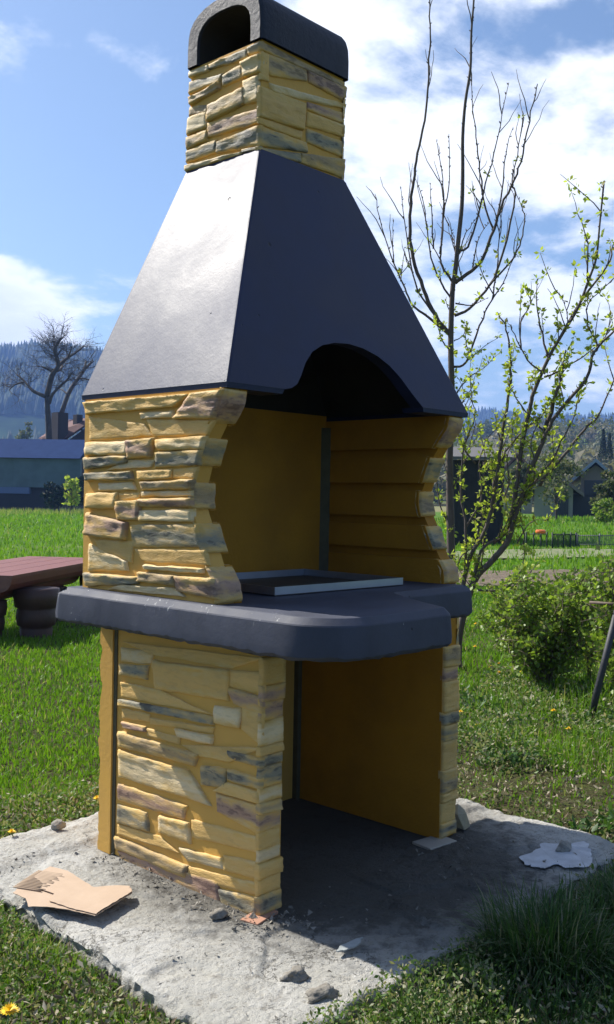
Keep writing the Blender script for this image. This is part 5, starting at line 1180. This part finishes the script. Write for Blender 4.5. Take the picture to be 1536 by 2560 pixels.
def half_log(st, u, v, L_, w, h, zt, nm, par, o):
    mb = MB(); prof = [(-w/2, 0), (w/2, 0)]+[(w/2*math.cos(a), -h*math.sin(a)**.8) for a in np.linspace(.12, math.pi-.12, 9)]
    n_ = len(prof); vs = []
    for q in (0, L_):
        for (a, b_) in prof: P = st+u*q+v*a; vs.append((P.x-o.x, P.y-o.y, zt+b_-o.z))
    mb.add(vs, [(i, (i+1) % n_, n_+(i+1) % n_, n_+i) for i in range(n_)]+[tuple(range(n_))[::-1], tuple(range(n_, 2*n_))])
    mb.mi[-1] = 1; mb.mi[-2] = 1; return mb.build(nm, [M['redwood'], M['endgrain']], par)
o = Vector(tb.location)
for k_ in range(4):
    half_log(st+v_*(.13+k_*.245)-u_*(.0), u_, v_, 2.6, .235, .155, ztop, 'plank', tb, o)
def turned_leg(c, z0, z1, r_, name, par, o, m):
    hs = z1-z0; prof = [(.74, 0), (.76, .05), (.78, .26), (.74, .30), (.90, .33), (.95, .48), (.92, .61), (.86, .64), (1.02, .67), (1.10, .84), (1.08, 1.0)]
    mb = MB(); n_ = 18; vs = []
    for a, b_ in prof:
        for k_ in range(n_): t_ = 2*math.pi*k_/n_; rr = r_*a*(1+.03*fbm(math.cos(t_)*2, math.sin(t_)*2, b_*3)); vs.append((c.x+rr*math.cos(t_)-o.x, c.y+rr*math.sin(t_)-o.y, z0+hs*b_-o.z))
    fs = [(i*n_+k_, i*n_+(k_+1) % n_, (i+1)*n_+(k_+1) % n_, (i+1)*n_+k_) for i in range(len(prof)-1) for k_ in range(n_)]+[tuple(range(n_))[::-1], tuple(range((len(prof)-1)*n_, len(prof)*n_))]
    mb.add(vs, fs, 0, True); return mb.build(name, m, par)
lc = at(92, 1500, DT+.25)
turned_leg(lc, zg-.05, ztop-.15, .195, 'leg', tb, o, M['logdark']); turned_leg(lc+u_*1.7, zg-.05, ztop-.15, .195, 'leg', tb, o, M['logdark'])
# bench on the near left side
bt = at(0, 1475, DT-.15); zb_ = bt.z
bn = tag(empty('log_bench', (bt.x, bt.y, zg)), 'low red-brown half-log bench beside the table at the left edge', 'bench'); o = Vector(bn.location)
s0 = bt-u_*.05+v_*.22; half_log(Vector((s0.x, s0.y, zg)), u_, v_, 2.2, .30, .14, zb_, 'seat', bn, o)
for q in (.35, 1.8): turned_leg(Vector((s0.x, s0.y, 0))+u_*q, zg-.05, zb_-.13, .13, 'leg', bn, o, M['logdark'])
bt2 = at(262, 1500, DT+1.5)

# ------------------------------------------------------------------ grass and weeds
def blades(name, X, Y, h, wd, m, seed, lean=.35, dry=.08, tone=None, bend=.5, seg=2, z0=None):
    r = np.random.RandomState(seed); n = len(X); Z = ground_h(X, Y)-.008 if z0 is None else z0
    a = r.uniform(0, 2*np.pi, n); l = np.abs(r.normal(0, lean, n)); dx, dy = np.cos(a)*l, np.sin(a)*l
    sa = r.uniform(0, 2*np.pi, n); sx, sy = np.cos(sa), np.sin(sa)
    rows = []
    ts = np.linspace(0, 1, seg+1)
    for t_ in ts[:-1]:
        cx_ = X+dx*h*(t_*(1-bend)+bend*t_*t_); cy_ = Y+dy*h*(t_*(1-bend)+bend*t_*t_); cz_ = Z+h*t_*(1-.18*l*t_)
        w_ = wd*(1-.45*t_)/2
        rows += [np.stack([cx_-sx*w_, cy_-sy*w_, cz_], 1), np.stack([cx_+sx*w_, cy_+sy*w_, cz_], 1)]
    rows.append(np.stack([X+dx*h, Y+dy*h, Z+h*(1-.18*l)], 1))
    k_ = len(rows); V = np.stack(rows, 1).reshape(-1, 3); i = np.arange(n)*k_; F = []
    for s_ in range(seg-1): F += [np.stack([i+2*s_, i+2*s_+1, i+2*s_+3], 1), np.stack([i+2*s_, i+2*s_+3, i+2*s_+2], 1)]
    F.append(np.stack([i+2*(seg-1), i+2*(seg-1)+1, i+2*seg], 1)); F = np.concatenate(F)
    t1 = np.clip((r.uniform(0, 1, n) if tone is None else tone+r.uniform(-.25, .25, n)), 0, 1); t2 = (r.uniform(0, 1, n) < dry)*r.uniform(.3, 1, n)
    T = np.repeat(np.stack([t1, t2, t1*0], 1), k_, 0)
    return tag(npmesh(name, V, F, m, T), kind='stuff')
def polar(n, r0, r1, a0, a1, seed, p=1.0):
    r = np.random.RandomState(seed); u = r.uniform(0, 1, n); rr = r0*(r1/r0)**(u**p); a = np.radians(r.uniform(a0, a1, n))
    return CX+rr*np.sin(a), CY+rr*np.cos(a), rr, np.degrees(a)
def padmask(X, Y, g_=0.0, seed=1):
    e = .05*vfbm(X*4+seed, Y*4)
    return ~((X > -.55+.12*(Y+.545)/1.7+g_+e) & (X < 1.47-g_+e) & (Y > -.57+g_+e) & (Y < 1.15-g_+e))
def dist_pad(X, Y):
    dx = np.maximum(np.maximum(-.53-X, X-1.47), 0); dy = np.maximum(np.maximum(-.55-Y, Y-1.16), 0); return np.hypot(dx, dy)
def camx(X, Y):
    dx, dy = X-CX, Y-CY; return dx*math.cos(YAW)-dy*math.sin(YAW), dx*math.sin(YAW)+dy*math.cos(YAW)
# lawn (left of the barbecue and between the garden rows)
X, Y, rr, az = polar(230000, 2.0, 17.0, 17, 80, 1)
lx, lz = camx(X, Y); right = lx > .0
dp = dist_pad(X, Y); weedy = (dp < .34+.10*vfbm(X*3, Y*3)) | (right & (lz < 6.9+.9*vfbm(X*1.3, Y*1.3))) | (lz < 2.95)
keep = padmask(X, Y) & (~weedy | (np.random.RandomState(5).uniform(0, 1, len(X)) < .10))
keep &= ~((lz > 14.7) & right & (np.random.RandomState(8).uniform(0, 1, len(X)) < .93)); X, Y, rr = X[keep], Y[keep], rr[keep]
tone = .45+.35*vfbm(X*1.1, Y*1.1, 3)
hgt = (.030+.022*np.random.RandomState(2).uniform(0, 1, len(X)))*(1+.55*vfbm(X*1.7, Y*1.7, 3))*(1+.35*sm(rr, 4, 10))
blades('lawn_grass', X, Y, hgt, .0028+.0011*rr, M['grass'], 3, lean=.55, dry=.07, tone=tone)
# field grass farther out
X, Y, rr, az = polar(70000, 16.5, 88, 17, 80, 11, p=1.0); lx, lz = camx(X, Y)
keep = ~((lz > 17.2) & (lz < 20.4) & (lx < 0)) & ~((lz > 16) & (lz < 17.4) & (lx > 0)) & ~((lz > 20.3) & (lz < 23.4) & (lx > 0) & (np.random.RandomState(1).uniform(0, 1, len(X)) < .8)) & ~((rr > 57) & (lx > 5))
keep |= (np.random.RandomState(14).uniform(0, 1, len(X)) < .14) & (rr < 40)
k9 = keep; X, Y, rr = X[keep], Y[keep], rr[keep]
blades('field_grass', X, Y, (.09+.05*vfbm(X*.5, Y*.5, 3))*(1+.02*rr)*np.random.RandomState(4).uniform(.6, 1.2, len(X)), .02+.0012*rr, M['grass'], 12, lean=.35, dry=.06, tone=.55+.4*vfbm(X*.25, Y*.25, 3), seg=1)
X, Y, rr, az = polar(9000, 70, 86, 17, 50, 21); blades('dry_field_edge', X, Y, .35*np.random.RandomState(4).uniform(.5, 1.4, len(X)), .05+0*X, M['grass'], 22, dry=.75, seg=1)
# weeds: low broad leaves round the pad and over the right-hand bed
X, Y, rr, az = polar(420000, 1.9, 9.5, 17, 80, 31); lx, lz = camx(X, Y); dp = dist_pad(X, Y)
w_ = ((dp < .42+.12*vfbm(X*3, Y*3)) | ((lx > 0) & (lz < 7.3+.8*vfbm(X*1.3, Y*1.3))) | (lz < 3.15)) & padmask(X, Y, .03, 2)
bare = vfbm(X*2.2+9, Y*2.2, 4) > -.05
w_ &= ~((dist_pad(X, Y) < .75+.3*vfbm(X*2, Y*2, 3)) & (lx > 0) & (Y > -.5) & (np.random.RandomState(19).uniform(0, 1, len(X)) < .72))
w_ &= ~(bare & (lx > 0) & (np.random.RandomState(9).uniform(0, 1, len(X)) < .88))
X, Y = X[w_], Y[w_]; rs_ = np.random.RandomState(6)
Pz = ground_h(X, Y)+rs_.uniform(0, 1, len(X))**1.6*.045*(1+.7*vfbm(X*3, Y*3, 3))*(1+1.3*((camx(X, Y)[0] > 0)))
sz_ = .0065+.0035*np.hypot(X-CX, Y-CY)*np.random.RandomState(2).uniform(.6, 1.3, len(X)); rgt = camx(X, Y)[0] > .1
P_ = np.stack([X, Y, Pz], 1)
tag(leaves('weeds', P_[~rgt], sz_[~rgt], M['weeds'], 33, tone=(0, 1), dry=.34, up=.25, asp=.5), kind='stuff')
tag(leaves('weeds', P_[rgt], sz_[rgt]*.95, M['weeds'], 34, tone=(0, .75), dry=.42, up=.4, asp=.5), kind='stuff')
X, Y, rr, az = polar(60000, 1.9, 4.6, 17, 52, 37); lx, lz = camx(X, Y); w_ = padmask(X, Y, .03, 2); X, Y = X[w_], Y[w_]
cl_ = np.maximum(0, vfbm(X*4, Y*4, 3)+.25); k2 = np.random.RandomState(3).uniform(0, 1, len(X)) < cl_*1.6; X, Y, cl_ = X[k2], Y[k2], cl_[k2]
blades('edge_grass', X, Y, (.02+.07*cl_)*np.random.RandomState(7).uniform(.5, 1.3, len(X)), .0035+0*X, M['grass'], 47, lean=.7, dry=.16, tone=.45+.3*cl_, seg=2)
# taller wild grass in the bed
X, Y, rr, az = polar(38000, 2.2, 8.5, 45, 80, 41); lx, lz = camx(X, Y); cl_ = vfbm(X*1.6, Y*1.6, 3)
w_ = (lx > .3) & (lz < 7.2) & padmask(X, Y, 0, 3) & (cl_ > -.05) & (lz > 3.2) & (dist_pad(X, Y) > .85+.5*vfbm(X*1.9+3, Y*1.9, 3)); X, Y, cl_ = X[w_], Y[w_], cl_[w_]
blades('wild_grass', X, Y, (.06+.26*np.maximum(cl_, 0))*np.random.RandomState(7).uniform(.5, 1.2, len(X)), .006+0*X, M['grass'], 43, lean=.45, dry=.10, tone=.35+.3*cl_, seg=3)
# shaded front-right: long soft grass
X, Y, rr, az = polar(26000, 2.2, 5.2, 46, 80, 51); lx, lz = camx(X, Y)
w_ = (lx > .25) & (Y < -.50) & padmask(X, Y, -.01, 3); X, Y = X[w_], Y[w_]
blades('shade_grass', X, Y, .09*np.random.RandomState(7).uniform(.4, 1.2, len(X)), .005+0*X, M['tussock'], 53, lean=.7, dry=.12, seg=3)
def tussock(label, cx_, cy_, n, H_, spread, seed):
    r = np.random.RandomState(seed); a = r.uniform(0, 6.28, n); q = r.uniform(0, 1, n)**.7*spread; X = cx_+q*np.cos(a); Y = cy_+q*np.sin(a)
    k_ = 4; g_ = ground_h(X, Y); h = H_*r.uniform(.5, 1.1, n); out = .25+.75*r.uniform(0, 1, n); rows = []
    ts = [0, .35, .7]
    a2 = a+r.normal(0, .9, n); wd = .0048; sx, sy = -np.sin(a2), np.cos(a2)
    for t_ in ts:
        rad = h*out*1.1*t_**1.3; z = g_+h*(1.5*t_-.95*t_*t_*out*1.2)
        w_ = wd*(1-.5*t_)/2; rows += [np.stack([X+np.cos(a2)*rad-sx*w_, Y+np.sin(a2)*rad-sy*w_, z], 1), np.stack([X+np.cos(a2)*rad+sx*w_, Y+np.sin(a2)*rad+sy*w_, z], 1)]
    t_ = 1.; rows.append(np.stack([X+np.cos(a2)*h*out*1.15, Y+np.sin(a2)*h*out*1.15, np.maximum(g_+h*(1.5-1.14*out), g_+.005)], 1))
    V = np.stack(rows, 1).reshape(-1, 3); i = np.arange(n)*7
    F = np.concatenate([np.stack([i, i+1, i+3], 1), np.stack([i, i+3, i+2], 1), np.stack([i+2, i+3, i+5], 1), np.stack([i+2, i+5, i+4], 1), np.stack([i+4, i+5, i+6], 1)])
    T = np.repeat(np.stack([r.uniform(0, 1, n), (r.uniform(0, 1, n) < .15)*r.uniform(.3, 1, n), r.uniform(0, 1, n)*0], 1), 7, 0); loc = (cx_, cy_, float(ground_h(cx_, cy_)))
    return tag(npmesh('grass_tussock', V-np.array(loc), F, M['tussock'], T, loc=loc), label, 'grass tussock')
tussock('large shaded tussock of long drooping grass at the front right corner of the concrete', .45, -.74, 1300, .18, .17, 61)
tussock('shaded grass tussock at the lower right edge, right of the largest one', .90, -.80, 900, .14, .14, 62)
tussock('small tuft of grass hugging the front tip of the concrete', -.12, -.72, 220, .10, .06, 63)

X, Y, rr, az = polar(60000, 2.4, 8.6, 46, 80, 91); lx, lz = camx(X, Y); cl_ = vfbm(X*2.3+31, Y*2.3, 3)
w_ = (lx > .5) & (lz > 3.6) & (lz < 7.6) & padmask(X, Y, -.03, 3) & (cl_ > .12); X, Y, cl_ = X[w_], Y[w_], cl_[w_]
tag(leaves('broad_weeds', np.stack([X, Y, ground_h(X, Y)+np.random.RandomState(3).uniform(0, 1, len(X))*(.03+.22*(cl_-.12))], 1), .040, M['tussock'], 93, tone=(.1, 1), dry=.15, up=.5, asp=.5), kind='stuff')
# dry litter: straw bits and pale dead leaves over the bed
X, Y, rr, az = polar(26000, 2.0, 6.5, 17, 80, 71); dp = dist_pad(X, Y); lx, lz = camx(X, Y)
w_ = padmask(X, Y, .0, 4) & ((dp < .5) | ((lx > 0) & (lz < 6))); X, Y = X[w_], Y[w_]
tag(leaves('dead_leaf_litter', np.stack([X, Y, ground_h(X, Y)+.02+.02*np.random.RandomState(3).uniform(0, 1, len(X))], 1), .026, M['litter'], 73, dry=.5, up=0, asp=.35), kind='stuff')

# dandelions -----------------------------------------------------------------------
def dandelion(label, x, y, h, rad, seed):
    z = float(ground_h(x, y)); root = tag(empty('dandelion', (x, y, z)), label, 'dandelion', 'dandelions in the grass'); r = random.Random(seed)
    mb = MB(); mb.tube([(0, 0, 0), (r.gauss(0, .01), 0, h*.6), (0, 0, h)], .0025, 5); mb.build('stalk', M['stem'], root)
    mb = MB(); tx = r.gauss(0, .3)-.3
    for ring_, (n_, ra, el) in enumerate(((18, 1, .1), (14, .75, .5), (9, .45, .9))):
        for k_ in range(n_):
            a = 2*math.pi*k_/n_+ring_*.3; c_, s_ = math.cos(a), math.sin(a); w_ = rad*.12
            P = [(0, 0, h), (c_*rad*ra*.6-s_*w_, s_*rad*ra*.6+c_*w_, h+rad*el*.5), (c_*rad*ra, s_*rad*ra, h+rad*el*.75), (c_*rad*ra*.6+s_*w_, s_*rad*ra*.6-c_*w_, h+rad*el*.5)]
            mb.add([(p_[0], p_[1], p_[2]+tx*p_[0]*.3) for p_ in P], [(0, 1, 2, 3)])
    mb.build('flower_head', M['petal'], root)
DL = [('dandelion nearest the worktop edge, highest in the lawn on the right', 1190, 1560), ('lone yellow dandelion in bright grass just right of the wall top', 1188, 1617),
 ('large bright dandelion, left one of the cluster before the round bush', 1228, 1668), ('upper small dandelion of the cluster before the round bush', 1248, 1660), ('lower orange-yellow dandelion of the cluster before the round bush', 1249, 1682),
 ('yellow dandelion at the left foot of the round bush', 1306, 1680), ('yellow dandelion at the centre front of the round bush', 1356, 1690), ('half-hidden dandelion touching the right wall edge', 1152, 1780),
 ('low dandelion among dry weeds near the right wall', 1196, 1812), ('dandelion in the weeds left of the leaning pole', 1384, 1777), ('dim dandelion at the foot of the leaning pole', 1421, 1822),
 ('dandelion at the right edge beside the leaning pole', 1524, 1640), ('dandelion beside the rear left edge of the barbecue base', 243, 1996), ('small dandelion at the back corner of the concrete on the left', 30, 2080)]
for k_, (lb, x, y) in enumerate(DL):
    P = pz(x, y, .03); dandelion(lb, P.x, P.y, .03-float(ground_h(P.x, P.y)), .013+.0045*math.hypot(P.x-CX, P.y-CY)/5*1.4, 80+k_)
P = pz(24, 2538, .03); dandelion('large open dandelion cut by the lower left corner of the photo', P.x, P.y, .08, .026, 99)

# ------------------------------------------------------------------ air
HAZE = True
if HAZE:
    hz = bpy.data.materials.new('pale_air'); hz.use_nodes = True; t = hz.node_tree; t.nodes.clear()
    pv = N(t, 'ShaderNodeVolumePrincipled'); pv.inputs['Color'].default_value = (.26, .46, 1, 1); pv.inputs['Density'].default_value = .00042; pv.inputs['Anisotropy'].default_value = .2
    ou = N(t, 'ShaderNodeOutputMaterial'); t.links.new(pv.outputs[0], ou.inputs['Volume'])
    mb = MB(); mb.box(-4200, -4200, -8, 4200, 4200, 215); o = mb.build('haze', hz); tag(o, kind='stuff')
